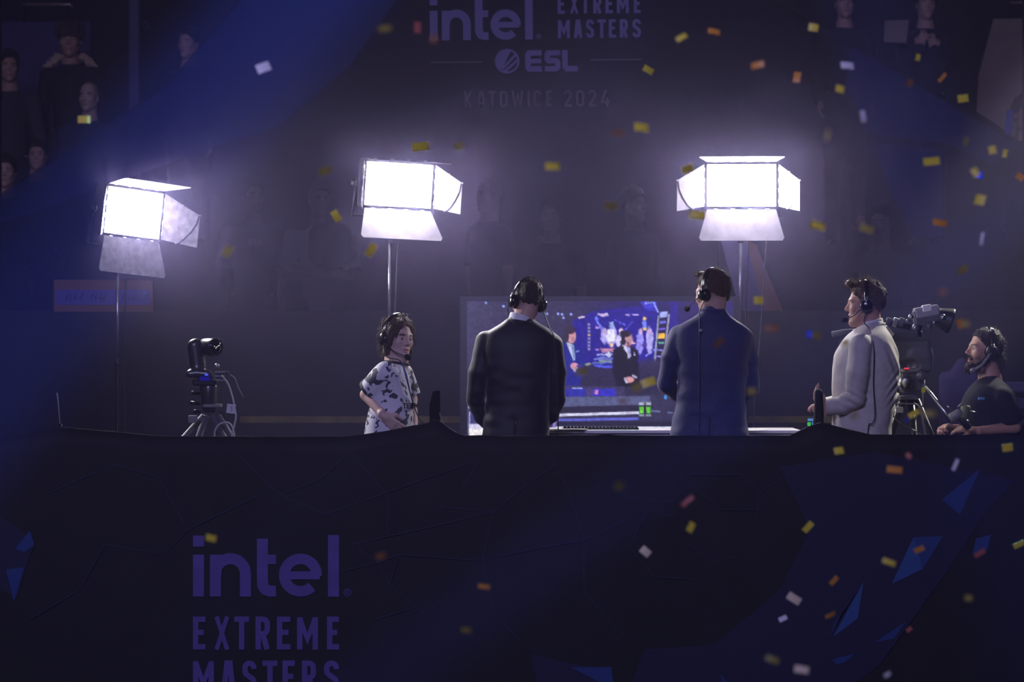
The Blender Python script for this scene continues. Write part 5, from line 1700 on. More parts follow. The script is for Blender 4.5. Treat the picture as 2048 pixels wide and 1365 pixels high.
MB().box((cxm, DM + 0.12, 0.55), (0.70, 0.03, 0.06), bev=0.004).build('cross_bar', M_BLACKM, mon)
MB().box((cxm, DM + 0.09, 1.2), (0.8, 0.03, 0.4), bev=0.004).build('mount_plate', M_BLACKM, mon)

# ---- presenters' desk: pale top just above the barrier line
DD = 20.75
zt = W(0, 861, DD - 0.3).z
desk = thing('desk', 'white-topped presenters desk in front of the three suited men', 'desk', (X(1340), DD, 0))
xa, xb = X(1000, DD), X(1594, DD)
MB().box(((xa + xb) / 2, DD, zt - 0.010), (xb - xa, 0.60, 0.020), bev=0.004).build('desktop', M_WHITE, desk)
MB().box(((xa + xb) / 2, DD - 0.26, zt - 0.034), (xb - xa - 0.04, 0.03, 0.014)).build('edge_light_strip', M_WHITE, desk)
MB().box(((xa + xb) / 2, DD + 0.26, (zt - 0.02) / 2), (xb - xa - 0.1, 0.03, zt - 0.02)).build('front_panel', M_BLACK, desk)
for s in (xa + 0.05, xb - 0.05):
    MB().box((s, DD, (zt - 0.02) / 2), (0.05, 0.5, zt - 0.02), bev=0.004).build('leg', M_BLACK, desk)
# keyboard, papers on the desk
kb = thing('keyboard', 'dark low keyboard on the desk in front of the big screen', 'keyboard', (X(1200, DD - 0.2), DD - 0.15, zt))
MB().box((X(1200, DD), DD - 0.12, zt + 0.006), (0.46, 0.15, 0.010), bev=0.003).build('case', M_BLACK, kb)
mb = MB()
for r_ in range(4):
    for c_ in range(21):
        mb.box((X(1200, DD) - 0.215 + c_ * 0.0215, DD - 0.17 + r_ * 0.034, zt + 0.015), (0.016, 0.024, 0.008))
o = mb.build('keys', M_BLACK, kb)
o['kind'] = 'stuff'
M_PAPER = mat('paper', (0.55, 0.53, 0.52), 0.8)
for k, (px, dz, ang) in enumerate(((1126, 0.002, 0.3), (1140, 0.006, -0.2))):
    MB().box((X(px, DD), DD - 0.2, zt + dz), (0.21, 0.28, 0.002), rotz(ang)).build('paper_sheet', M_PAPER, origin=(X(px, DD), DD - 0.2, zt + dz),
        thing=(('lower', 'upper')[k] + ' sheet of paper on the desk beside the keyboard', 'paper'))
# phone glowing under the hand of the ivory suit
c0 = W(1622, 846, 19.75)
ph = thing('phone_stand', 'small lit phone propped behind the barrier by the ivory sleeve', 'phone', (c0.x, c0.y, 0))
Rt = rotx(math.radians(-20))
MB().box(c0, (0.050, 0.008, 0.058), Rt, bev=0.003).build('case', M_BLACK, ph)
for k, (dx, dz, w, h, col) in enumerate(((0.0, 0.016, 0.040, 0.016, (0.10, 0.25, 0.6)), (-0.012, -0.010, 0.020, 0.022, (0.05, 0.55, 0.12)), (0.013, -0.006, 0.016, 0.016, (0.12, 0.35, 0.9)))):
    MB().box(c0 + Rt @ Vector((dx, -0.005, dz)), (w, 0.002, h), Rt).build('lit_tile', emat('phone_tile_%d' % k, col, 0.8), ph)
MB().box((c0.x, c0.y + 0.03, (c0.z - 0.03) / 2), (0.03, 0.03, c0.z - 0.03)).build('upright', M_BLACK, ph)
MB().box((c0.x, c0.y + 0.03, 0.01), (0.25, 0.25, 0.02), bev=0.005).build('base', M_BLACK, ph)

# ---- black uprights poking above the cloth
c0 = W(868, 840, 19.1)
t = thing('monitor_back', 'narrow black upright panel standing up behind the barrier cloth near the young man', 'panel', (c0.x, 19.1, 0))
pl = [(859, 852), (859, 810), (866, 783), (880, 781), (881, 838), (878, 852)]
MB().prism([((W(x, y, 19.1) - c0).x, (W(x, y, 19.1) - c0).z) for x, y in pl], RFRONT, c0, 0.025).build('panel', M_GLOSS, t)
MB().tube([W(866, 850, 19.12), W(866, 830, 19.12), W(869, 822, 19.10)], 0.012).build('bracket', M_BLACKM, t, smooth=True)
MB().box((c0.x, 19.1, 0.5), (0.03, 0.03, 1.0)).build('post', M_BLACKM, t)
MB().box((c0.x, 19.1, 0.012), (0.3, 0.26, 0.024), bev=0.005).build('base', M_BLACKM, t)
MB().tube(cr([W(879, 826, 19.08), W(885, 845, 19.06), W(895, 855, 19.05), W(915, 866, 19.04)]), 0.003, 6).build('cable', mat('grey_cable', (0.16, 0.15, 0.19), 0.4), t, smooth=True)
c0 = W(1637, 820, 19.2)
t = thing('microphone_stand', 'squat black shrouded stand in front of the ivory sleeve', 'stand', (c0.x, 19.2, 0))
def f_shroud(p):
    d = rc(p, W(1637, 900, 19.2), W(1638, 850, 19.2), 0.05, 0.030)
    d = smin(d, rc(p, W(1638, 850, 19.2), W(1638, 787, 19.2), 0.030, 0.026), 0.02)
    return d + 0.004 * vnoise(p, 20)
sdf_object('shroud', f_shroud, f32(W(1637, 860, 19.2)) - 0.25, f32(W(1637, 860, 19.2)) + 0.27, 0.008, M_CLOTH, t)
MB().tube([W(1637, 890, 19.2), (c0.x, 19.2, 0.0)], 0.02).build('post', M_BLACKM, t, smooth=True)
MB().box((c0.x, 19.2, 0.012), (0.3, 0.3, 0.024), bev=0.005).build('base', M_BLACKM, t)
# thin whip antenna at the far left
a = W(114, 786, 19.3)
t = thing('whip_antenna', 'thin whip antenna rising behind the barrier at the far left', 'antenna', (a.x, 19.3, 0))
MB().tube([W(114, 786, 19.3), W(117, 812, 19.3), W(120, 850, 19.3)], 0.003, 6).build('whip', mat('pale_wire', (0.4, 0.4, 0.42), 0.4), t, smooth=True)
MB().tube([W(120, 848, 19.3), (W(120, 0, 19.3).x, 19.3, 0)], 0.012, 8).build('post', M_BLACKM, t, smooth=True)
MB().lathe([(0.008, -0.008), (0.010, 0), (0.008, 0.008)], W(119, 853, 19.3), None, 10).build('tip', M_STEEL, t)

# ---- remote pan-tilt camera on a tripod
DT = 20.3
cb = W(417, 870, DT)
pt = thing('robotic_camera', 'remote pan-tilt camera with white cable on tripod left of the young man', 'camera', (cb.x, DT, 0))
M_PTZ = mat('dark_grey_casing', (0.045, 0.045, 0.052), 0.28, spec=0.6)
# yoke arm (near side) and camera barrel pointing to the right front
Rb = rotz(math.radians(30))
def f_yoke(p):
    d = rc(p, W(388, 692, DT), W(395, 735, DT), 0.040, 0.046)
    d = smin(d, rbox(p, W(398, 748, DT), (0.075, 0.06, 0.022), 0.02), 0.03)
    return smin(d, rc(p, W(395, 688, DT), W(402, 730, DT), 0.03, 0.03), 0.02)
sdf_object('yoke', f_yoke, f32(W(400, 720, DT)) - 0.17, f32(W(400, 720, DT)) + 0.17, 0.005, M_PTZ, pt)
bd = (W(438, 694, DT - 0.10) - W(405, 693, DT + 0.04)).normalized()
q = bd.to_track_quat('Z', 'Y').to_matrix()
MB().lathe([(0.040, -0.06), (0.050, -0.04), (0.053, 0.02), (0.053, 0.070), (0.049, 0.078), (0.045, 0.074)], W(418, 694, DT - 0.02), q, 28).build('barrel', M_PTZ, pt, smooth=True)
ln = MB().lathe([(0.043, 0.0), (0.040, 0.006), (0.028, 0.008)], W(418, 694, DT - 0.02) + bd * 0.072, q, 24).build('lens', mat('lens_glass', (0.01, 0.01, 0.02), 0.05, spec=1.0), pt, smooth=True)
for k, (du, dv) in enumerate(((0.006, 0.012), (0.0, 0.002), (-0.006, -0.004), (0.004, -0.014), (0.010, 0.020))):
    MB().lathe([(0.003, 0), (0.003, 0.002)], W(418, 694, DT - 0.02) + bd * 0.080 + q @ Vector((dv, du, 0)), q, 8).build('lens_dot', emat('lens_dot', (0.9, 0.85, 0.8), 0.8), ln)  # small emissive dots on the lens front
MB().lathe([(0.05, 0), (0.055, 0.012), (0.05, 0.03), (0.03, 0.045)], W(408, 757, DT), None, 24).build('pan_base', M_PTZ, pt, smooth=True)
MB().lathe([(0.012, 0), (0.016, 0.012), (0.010, 0.024)], W(434, 736, DT), None, 14).build('knob', M_STEEL, pt, smooth=True)
MB().box(W(410, 766, DT), (0.14, 0.12, 0.035), bev=0.008).build('head_plate', M_BLACKM, pt)
MB().box(W(445, 752, DT), (0.075, 0.06, 0.055), bev=0.006).build('connector_box', M_PTZ, pt)
for k in range(3):
    MB().box(W(440, 745 + 8 * k, DT - 0.035), (0.06, 0.012, 0.010), bev=0.002).build('connector', M_GREYP, pt)
MB().box(W(410, 758, DT - 0.065), (0.060, 0.006, 0.026)).build('status_screen', emat('blue_status_screen', (0.02, 0.015, 0.5), 0.35), pt)
MB().box(W(413, 750, DT - 0.068), (0.020, 0.004, 0.010)).build('status_light', emat('blue_status_light', (0.05, 0.08, 1.0), 1.4), pt)
MB().lathe([(0.035, -0.09), (0.045, -0.05), (0.05, 0.0), (0.055, 0.06), (0.04, 0.10)], W(418, 795, DT), None, 20).build('fluid_head', M_PTZ, pt, smooth=True)
MB().box(W(425, 812, DT), (0.11, 0.10, 0.02), bev=0.005).build('bowl', M_GREYP, pt)
for k, (px, py) in enumerate(((383, 786), (381, 806), (388, 823))):
    MB().tube([W(400, py + 2, DT - 0.03), W(px, py, DT - 0.05)], [0.008, 0.012], 8).build('lever', M_BLACKM, pt, smooth=True)
MB().box(W(386, 839, DT - 0.08), (0.055, 0.03, 0.045), rotz(0.2), bev=0.006).build('cable_box', mat('pale_grey_box', (0.22, 0.21, 0.22), 0.6), pt)
for (xa, xb) in ((408, 372), (412, 398), (424, 446), (436, 462)):
    tp = W(xa, 832, DT)
    bt = W(xb, 872, DT)
    dr = (bt - tp).normalized()
    L_ = (tp.z - 0.01) / -dr.z
    f_ = tp + dr * L_ * 0.98 + Vector((0, 0.1 if xa in (412, 424) else -0.15, 0))
    lg = MB().tube([tp, f_], [0.020, 0.014], 10).build('leg', mat('tripod_tube', (0.10, 0.10, 0.12), 0.4), pt, smooth=True)
    MB().lathe([(0.018, -0.02), (0.014, 0.02)], f_, None, 10).build('rubber_foot', M_BLACK, lg)
M_WCAB = mat('white_cable', (0.52, 0.50, 0.48), 0.5)
MB().tube(cr([W(444, 752, DT - 0.07), W(456, 768, DT - 0.09), W(465, 795, DT - 0.09), W(470, 820, DT - 0.09), W(472, 835, DT - 0.09), W(468, 855, DT - 0.09), W(464, 875, DT - 0.08), W(462, 960, DT - 0.02)]), 0.0055, 8).build('cable', M_WCAB, pt, smooth=True)
MB().tube(cr([W(429, 880, DT - 0.06), W(430, 862, DT - 0.07), W(438, 850, DT - 0.08), W(452, 845, DT - 0.09), W(462, 850, DT - 0.09), W(467, 862, DT - 0.09), W(470, 880, DT - 0.08)]), 0.0055, 8).build('cable', M_WCAB, pt, smooth=True)
MB().tube(cr([W(460, 750, DT), W(470, 758, DT), W(476, 775, DT), W(487, 795, DT)]), 0.004, 6).build('cable', M_GREYP, pt, smooth=True)
MB().box(W(462, 818, DT - 0.10), (0.052, 0.003, 0.055), roty(0.12)).build('paper_tag', mat('white_tag', (0.62, 0.61, 0.66), 0.7), pt)
mb = MB()
mb.tube([W(464, 813, DT - 0.103), W(462, 817, DT - 0.103), W(465, 819, DT - 0.103), W(462, 823, DT - 0.103)], 0.0018, 5)
mb.build('tag_mark', M_BLACK, pt)

# ---- broadcast camera on a pedestal, right
DB = 20.75
cb = W(1835, 870, DB)
bc = thing('broadcast_camera', 'broadcast camera with tilted viewfinder on tripod behind the ivory suit', 'camera', (cb.x, DB, 0))
M_CAMB = mat('camera_body_grey', (0.10, 0.10, 0.115), 0.32, spec=0.5)
M_CAMH = mat('viewfinder_shell', (0.32, 0.31, 0.34), 0.35)
def CB(xa, ya, xb, yb, dep, off=0.0, roll=0.0, bev=0.01):
    a, b = W(xa, ya, DB + off), W(xb, yb, DB + off)
    return MB().box((a + b) / 2, (abs(b.x - a.x), dep, abs(a.z - b.z)), roty(math.radians(roll)), bev)
def f_body(p):
    d = rbox(p, W(1818, 702, DB), (0.13, 0.09, 0.075), 0.035)
    d = smin(d, rbox(p, W(1838, 722, DB), (0.075, 0.085, 0.07), 0.03), 0.03)
    d = smin(d, rbox(p, W(1800, 675, DB), (0.11, 0.06, 0.03), 0.02), 0.02)
    d = smax(d, -ell(p, W(1822, 732, DB - 0.09), (0.055, 0.03, 0.04)), 0.01)
    return d
sdf_object('camera_body', f_body, f32(W(1820, 705, DB)) - 0.24, f32(W(1820, 705, DB)) + 0.24, 0.006, M_CAMB, bc)
CB(1700, 672, 1775, 700, 0.11, 0.0, -4, 0.02).build('zoom_lens', M_BLACK, bc)
sm = MB().tube([W(1772, 650, DB), W(1720, 661, DB), W(1700, 664, DB)], 0.014, 14).build('shotgun_mic', M_BLACK, bc, smooth=True)
MB().tube([W(1704, 663, DB), W(1690, 665, DB), W(1664, 669, DB)], [0.017, 0.019, 0.018], 14).build('mic_windscreen', mat('grey_foam', (0.10, 0.10, 0.12), 0.95), sm, smooth=True)
CB(1766, 644, 1822, 656, 0.05, -0.02, 10, 0.005).build('top_rail', M_BLACKM, bc)
for px in (1776, 1790, 1802):
    CB(px - 5, 636, px + 5, 654, 0.05, -0.03, 20, 0.004).build('mount_clamp', M_STEEL if px == 1790 else M_CAMB, bc)
CB(1770, 652, 1783, 676, 0.03, -0.07, -42, 0.004).build('side_plate', M_WHITE, bc)
vf = CB(1826, 618, 1880, 648, 0.11, -0.02, -10, 0.012).build('viewfinder', M_CAMB, bc)
CB(1828, 613, 1876, 634, 0.12, -0.02, -10, 0.010).build('viewfinder_shell', M_CAMH, vf)
CB(1844, 610, 1862, 624, 0.06, -0.06, -10, 0.006).build('top_cap', M_WHITE, vf)
def f_hood(p):
    a, b = W(1876, 634, DB - 0.02), W(1900, 642, DB - 0.02)
    d = rc(p, a, b, 0.055, 0.078)
    u = f32((b - a).normalized())
    h = (p - f32(b)) @ u
    d = smax(d, h - 0.012, 0.004)
    return smax(d, -(rc(p, a + (b - a) * 0.6, b + (b - a) * 0.5, 0.045, 0.078)), 0.004)
sdf_object('eyepiece_hood', f_hood, f32(W(1890, 640, DB)) - 0.15, f32(W(1890, 640, DB)) + 0.15, 0.0055, M_BLACK, vf)
for k, (px, py, r_) in enumerate(((1822, 634, 0.018), (1816, 642, 0.014), (1830, 655, 0.02), (1858, 652, 0.022), (1868, 645, 0.016), (1846, 664, 0.014), (1886, 634, 0.018))):
    MB().lathe([(r_ * 0.8, -0.012), (r_, 0.0), (r_ * 0.7, 0.02)], W(px, py, DB - 0.085), rotx(math.radians(90)), 14).build('knob', M_STEEL if k % 2 == 0 else M_CAMB, vf, smooth=True)
MB().tube([W(1840, 690, DB - 0.02), W(1838, 660, DB - 0.02), W(1842, 645, DB - 0.02)], 0.014, 10).build('viewfinder_arm', M_BLACKM, bc, smooth=True)
# fluid head and pedestal
CB(1804, 738, 1848, 746, 0.13, 0.0, 2, 0.006).build('head_plate', M_GREYP, bc)
CB(1808, 736, 1818, 739, 0.004, -0.10, 0, 0.001).build('tally_light', emat('red_tally', (0.9, 0.05, 0.08), 0.9), bc)
CB(1800, 746, 1844, 786, 0.14, 0.0, 0, 0.02).build('fluid_head', M_CAMB, bc)
MB().lathe([(0.02, -0.01), (0.045, 0.0), (0.045, 0.03), (0.02, 0.04)], W(1812, 765, DB - 0.09), rotx(math.radians(90)), 20).build('drag_knob', M_STEEL, bc, smooth=True)
MB().lathe([(0.02, -0.01), (0.03, 0.0), (0.03, 0.03), (0.02, 0.04)], W(1842, 752, DB - 0.09), rotx(math.radians(90)), 20).build('drag_knob', M_CAMB, bc, smooth=True)
CB(1796, 792, 1832, 800, 0.16, 0.0, 0, 0.005).build('bowl_plate', M_STEEL, bc)
CB(1790, 814, 1806, 826, 0.05, -0.05, 0, 0.005).build('cable_box', M_WHITE, bc)
MB().tube([W(1847, 758, DB - 0.06), W(1847, 815, DB - 0.06)], 0.010, 10).build('column', M_STEEL, bc, smooth=True)
CB(1843, 776, 1851, 786, 0.02, -0.075, 0, 0.002).build('yellow_tag', mat('yellow_tag', (0.55, 0.55, 0.03), 0.5), bc)
MB().tube(cr([W(1794, 808, DB - 0.05), W(1815, 808, DB - 0.06), W(1836, 812, DB - 0.06), W(1845, 840, DB - 0.06), W(1850, 870, DB - 0.06), W(1852, 920, DB - 0.05)]), 0.006, 8).build('cable', M_GREYP, bc, smooth=True)
MB().tube(cr([W(1782, 828, DB - 0.1), W(1800, 846, DB - 0.1), W(1822, 858, DB - 0.1), W(1842, 872, DB - 0.1), W(1850, 900, DB)]), 0.004, 6).build('cable', M_GREYP, bc, smooth=True)
for k, (xa, xb) in enumerate(((1806, 1780), (1822, 1828), (1832, 1866))):
    tp = W(xa, 800, DB)
    dr = (W(xb, 880, DB) - tp).normalized()
    L_ = (tp.z - 0.01) / -dr.z
    f_ = tp + dr * L_ * 0.98 + Vector((0, (0.12, -0.22, 0.12)[k], 0))
    lg = MB().tube([tp, f_], [0.024, 0.016], 10).build('leg', M_BLACKM, bc, smooth=True)
    MB().lathe([(0.022, -0.02), (0.018, 0.02)], f_, None, 10).build('rubber_foot', M_BLACK, lg)
pb = MB().tube([W(1850, 775, DB - 0.05), W(1862, 788, DB - 0.12), W(1885, 818, DB - 0.17), W(1904, 841, DB - 0.2)], [0.010, 0.010, 0.012, 0.014], 10).build('pan_bar', M_STEEL, bc, smooth=True)
# focus and zoom grips at the end of the pan bar
for k, (px, py, r_, m_) in enumerate(((1914, 830, 0.030, M_GREYP), (1930, 822, 0.032, mat('green_lit_rubber', (0.16, 0.17, 0.08), 0.5)), (1928, 845, 0.022, M_BLACK))):  # the second grip's tint is greenish light put into its colour
    MB().lathe([(r_ * 0.75, -0.05), (r_, -0.04), (r_, 0.02), (r_ * 0.8, 0.034)], W(px, py, DB - 0.22), roty(math.radians(60 - 50 * k)), 16).build('control_grip', m_, pb, smooth=True)
for k, (pa, pb_) in enumerate((((1905, 822), (1894, 812)), ((1940, 822), (1952, 826)), ((1930, 838), (1940, 846)), ((1915, 815), (1925, 806)))):
    MB().tube([W(*pa, DB - 0.25), W(*pb_, DB - 0.26)], [0.004, 0.006], 8).build('control_lever', M_STEEL, pb, smooth=True)
# blue tag and yellow tape hanging on the tripod
MB().prism([((W(x, y, DB - 0.12) - W(1822, 830, DB - 0.12)).x, (W(x, y, DB - 0.12) - W(1822, 830, DB - 0.12)).z) for x, y in ((1812, 847), (1806, 842), (1816, 832), (1820, 842))], RFRONT, W(1822, 830, DB - 0.12), 0.004).build('blue_tag', mat('blue_tag', (0.05, 0.06, 0.8), 0.4), bc)

# ---- high-backed chair in grey violet behind the operator
DC = 22.3
cc = W(1915, 870, DC)
ch = thing('high_back_chair', 'grey-violet high-backed chair behind the camera operator', 'chair', (cc.x, DC, 0))
M_CHAIR = mat('grey_violet_fabric', (0.105, 0.085, 0.20), 0.8, noise=(10, 0.1))
def f_back(p):
    d = rc(p, W(1924, 728, DC), W(1920, 740, DC), 0.040, 0.05)
    d = smin(d, rbox(p, W(1918, 800, DC), (0.135, 0.04, 0.19), 0.05), 0.04)
    return d
sdf_object('backrest', f_back, f32(W(1920, 800, DC)) - 0.32, f32(W(1920, 800, DC)) + 0.34, 0.01, M_CHAIR, ch)
MB().box((cc.x, DC - 0.25, 0.62), (0.42, 0.46, 0.09), bev=0.03).build('seat', M_CHAIR, ch)
MB().tube([(cc.x, DC - 0.2, 0.58), (cc.x, DC - 0.2, 0.06)], 0.03).build('column', M_BLACKM, ch, smooth=True)
for k in range(5):
    a = math.radians(72 * k + 40)
    MB().tube([(cc.x, DC - 0.2, 0.09), (cc.x + 0.28 * math.cos(a), DC - 0.2 + 0.28 * math.sin(a), 0.02)], [0.022, 0.014]).build('leg', M_BLACKM, ch, smooth=True)
c2 = W(2040, 870, DC)
ch = thing('slatted_chair', 'grey-violet slatted chair back at the far right edge', 'chair', (c2.x, DC, 0))
for py in (775, 808, 838):
    MB().box(W(2042, py, DC), (0.20, 0.03, 0.075), bev=0.012).build('slat', M_CHAIR, ch)
for s in (-1, 1):
    MB().box((c2.x + s * 0.11, DC + 0.02, 0.66), (0.025, 0.025, 1.32)).build('back_post', M_BLACKM, ch)
    MB().box((c2.x + s * 0.11, DC - 0.40, 0.30), (0.025, 0.025, 0.60)).build('leg', M_BLACKM, ch)
MB().box((c2.x, DC - 0.20, 0.61), (0.30, 0.42, 0.05), bev=0.015).build('seat', M_CHAIR, ch)

# ================================================================== audience behind the tier wall (dim, behind the mesh banner)
M_AUD = {'black': mat('black_cotton', (0.010, 0.010, 0.014), 0.85), 'white': mat('white_cotton', (0.55, 0.50, 0.72), 0.8), 'grey': mat('grey_hoodie', (0.05, 0.05, 0.06), 0.85),
         'coat': mat('dark_coat', (0.012, 0.011, 0.018), 0.8), 'navy': mat('navy_top', (0.02, 0.03, 0.09), 0.8), 'wine': mat('wine_top', (0.06, 0.02, 0.03), 0.8)}
M_FUR = mat('fur_trim', (0.62, 0.45, 0.33), 0.9, bump=(120, 1.0))
def spectator(label, px, py, d, floor, yaw, top, skin='warm', hair=M_HAIRD, pitch=0, roll=0, hs=1.0, arms='down', bald=False, lean=0.0, h=0.011, width=1.0, hand_targets=None):
    """standing audience member; (px, py) = centre of the head"""
    hc = W(px, py, d)
    P = Person(label, (hc.x + lean, d, floor), hc, head_frame(yaw, pitch, roll), hs, skin, 'audience behind the tier wall')
    nb = hc + Vector((lean * 0.15, 0.03, -0.19))
    ch = hc + Vector((lean * 0.4, 0.03, -0.36))
    pv = hc + Vector((lean, 0.04, -0.78))
    ya = math.radians(yaw)
    ux = Vector((math.cos(ya), math.sin(ya), 0)) * -1
    ux = Vector((1, 0, 0)) if abs(ux.x) < 0.3 else ux * (1 if ux.x > 0 else -1)
    sw = 0.185 * width
    A = []
    H = []
    for s in (-1, 1):
        sh = ch + ux * s * sw + Vector((0, 0, 0.08))
        if hand_targets and hand_targets[0 if s < 0 else 1]:
            wr = Vector(hand_targets[0 if s < 0 else 1])
            el = sh.lerp(wr, 0.5) + Vector((s * 0.06, -0.02, -0.14))
            A.append((sh, el, wr))
            H.append((wr, (-s * 0.3, -0.2, 0.9), (0, 0.9, 0.1), 0.4, -s))
        elif arms == 'crossed':
            el = sh + Vector((s * 0.05, -0.04, -0.27))
            wr = ch + Vector((-s * 0.08, -0.21, -0.17 + 0.03 * s))
            A.append((sh, el, wr))
            H.append((wr, (-s, -0.1, 0.1), (0, -0.8, 0.4), 0.3, s))
        else:
            el = sh + Vector((s * 0.05, 0.02, -0.29))
            wr = el + Vector((-s * 0.02, -0.10, -0.22))
            A.append((sh, el, wr))
            H.append((wr, (0, -0.3, -0.9), (s * 0.9, 0, 0), 0.4, s))
    zh = pv.z + 0.02
    hips = [(pv.x + s * 0.09, d + 0.04, zh) for s in (-1, 1)]
    knees = [(pv.x + s * 0.10, d + 0.03, (zh + floor) / 2) for s in (-1, 1)]
    ankles = [(pv.x + s * 0.10, d + 0.04, floor + 0.085) for s in (-1, 1)]
    P.body(nb, ch, pv, A, hips, knees, ankles, H, h=h, hand_fine=False, head_h=0.008, hair_tint=(0.05, 0.03, 0.02), fade=0.5)
    m = M_AUD[top]
    short = top in ('white', 'black')
    def f(p):
        d_ = rc(p, nb + Vector((0, 0, -0.03)), ch, 0.075, 0.135)
        d_ = smin(d_, rc(p, ch, pv + Vector((0, 0, 0.02)), 0.145, 0.135), 0.06)
        for sh, el, wr in A:
            d_ = smin(d_, rc(p, ch + Vector((0, 0, 0.06)), sh, 0.085, 0.068), 0.05)
            a = chain(p, [sh, el] if short else [sh, el, wr], [0.068, 0.064] if short else [0.068, 0.058, 0.046], 0.02)
            if short:
                a = smax(a, sleeve_end(p, sh, el, 0.8), 0.006)
            d_ = smin(d_, a, 0.03)
        d_ = d_ + 0.006 * vnoise(p, 11)
        d_ = smax(d_, -(np.linalg.norm(p - f32(nb + Vector((0, -0.02, 0.095))), axis=1) - 0.078), 0.01)
        return smax(d_, (pv.z - 0.10) - p[:, 2], 0.01)
    pts = np.array([f32(v) for a in A for v in a] + [f32(pv), f32(nb)])
    lo, hi = pts.min(0) - 0.17, pts.max(0) + 0.17
    P.cloth({'coat': 'coat', 'white': 't_shirt', 'black': 't_shirt'}.get(top, 'sweater'), f, lo, hi, m, 0.013)
    P.trousers(pv, hips, knees, ankles, M_TROUS, pv.z + 0.06)
    P.shoes(ankles, M_SHOE, (0, -1, 0))
    if not bald:
        P.hair(lambda q, p: hair_cap(q, 0.02, 0.010, 0.075, -0.055, 0.0, 0.008), hair, 0.008)
    return P, nb, ch

A1, A2 = 25.0, 27.6
T = 180
p_, nb, ch = spectator('person in fur-collared coat by the violet hoarding panel', 140, 82, A2, TF2, T, 'coat', 'warm', M_HAIRB, hs=1.12)
p_.hair(lambda q, p: smin(ell(q, (0, -0.02, 0.062), (0.105, 0.120, 0.095)), ell(q, (0, 0.055, 0.095), (0.085, 0.05, 0.045)), 0.03) + 0.010 * vnoise(q, 40) if False else smax(ell(q, (0, -0.02, 0.058), (0.108, 0.120, 0.102)) + 0.012 * vnoise(q, 38), 0.02 - q[:, 2] - 0.5 * np.clip(-q[:, 1], 0, 1), 0.01), M_HAIRB, 0.007, name='fringe')
def f_fur(p):
    d = 1e3 * np.ones(len(p), np.float32)
    pts = [nb + Vector((-0.20, -0.02, -0.14)), nb + Vector((-0.19, 0.0, -0.02)), nb + Vector((-0.11, 0.06, 0.06)), nb + Vector((0, 0.09, 0.07)), nb + Vector((0.11, 0.06, 0.06)), nb + Vector((0.19, 0.0, -0.02)), nb + Vector((0.20, -0.02, -0.14))]
    d = chain(p, pts, [0.025, 0.03, 0.034, 0.034, 0.034, 0.03, 0.025], 0.01)
    return d + 0.014 * vnoise(p, 45)
p_.cloth('fur_collar', f_fur, f32(nb) - 0.30, f32(nb) + 0.22, M_FUR, 0.008, smooth=0)
spectator('dark-haired person half cut off at the upper left edge', 18, 135, A2 - 0.3, TF2, T + 10, 'grey', 'warm')
spectator('close-cropped person lower in front of the fur-collared coat', 178, 195, 26.9, TF2 - 0.35, T - 15, 'navy', 'pale', bald=True, hs=0.96)
spectator('pale-faced person right of the violet post', 378, 88, A2, TF2, T - 30, 'coat', 'fair')
spectator('person sitting low at the left edge under the blue patch', 75, 312, 25.8, TF1 + 0.3, T, 'coat', 'fair', hs=0.9)
spectator('person at the very left edge above the orange sign', 12, 345, 25.3, TF1, T, 'coat', 'fair', hs=0.95)
spectator('man in black printed T-shirt between two left lamps', 505, 395, A1, TF1, T + 25, 'black', 'fair')
spectator('person with white shirt and black vest, arms crossed', 640, 402, A1, TF1, T + 15, 'white', 'fair', arms='crossed', width=1.1)
spectator('man with high brow right of the middle lamp', 978, 392, A1, TF1, T - 60, 'black', 'fair', bald=True)
spectator('man wearing a necklace above the big screen', 1102, 436, A1 + 0.5, TF1, T - 8, 'black', 'fair')
spectator('man left of the right lamp flap, turned aside', 1268, 412, A1 + 0.2, TF1, T + 50, 'coat', 'fair')
spectator('man shading his eyes with a raised arm right of the right lamp', 1762, 448, A1, TF1, T - 20, 'grey', 'fair', hand_targets=(W(1712, 470, A1 - 0.2), None))
spectator('person clapping at the top near the square card', 1690, 8, A2, TF2, T, 'coat', 'fair')
spectator('dark-clad person with lifted hands beside the square card', 1852, 10, A2, TF2, T + 5, 'coat', 'fair', hand_targets=(W(1838, 95, A2 - 0.25), W(1870, 100, A2 - 0.25)))
spectator('person cut off at the right edge beside the cardboard sheet', 2050, 232, 26.9, TF2 - 0.3, T + 20, 'navy', 'fair', hs=1.15)
# chest print of the black T-shirt, necklace, vest, blue scarf
c0 = W(510, 484, A1 - 0.155)
mb = MB()
for k, w in enumerate((0.03, 0.022, 0.03)):
    mb.box(c0 + Vector((-0.035 + 0.036 * k, 0, 0)), (w, 0.02, 0.045))
P_ = [o for o in bpy.data.objects if o.get('label') == 'man in black printed T-shirt between two left lamps'][0]
mb.build('chest_print', mat('grey_print', (0.20, 0.17, 0.24), 0.8), P_)
P_ = [o for o in bpy.data.objects if o.get('label') == 'man wearing a necklace above the big screen'][0]
MB().tube([W(1078, 472, A1 + 0.42), W(1086, 480, A1 + 0.38), W(1097, 487, A1 + 0.36), W(1108, 481, A1 + 0.38), W(1118, 472, A1 + 0.42)], 0.005, 6).build('necklace', M_STEEL, P_, smooth=True)
P_ = [o for o in bpy.data.objects if o.get('label') == 'person with white shirt and black vest, arms crossed'][0]
vc = W(660, 490, A1 - 0.03)
sdf_object('vest', lambda p: rbox(p, vc, (0.155, 0.165, 0.16), 0.09) + 0.004 * vnoise(p, 12), f32(vc) - 0.26, f32(vc) + 0.26, 0.012, M_AUD['black'], P_)
P_ = [o for o in bpy.data.objects if o.get('label') == 'person cut off at the right edge beside the cardboard sheet'][0]
c0 = W(2018, 245, 26.65)
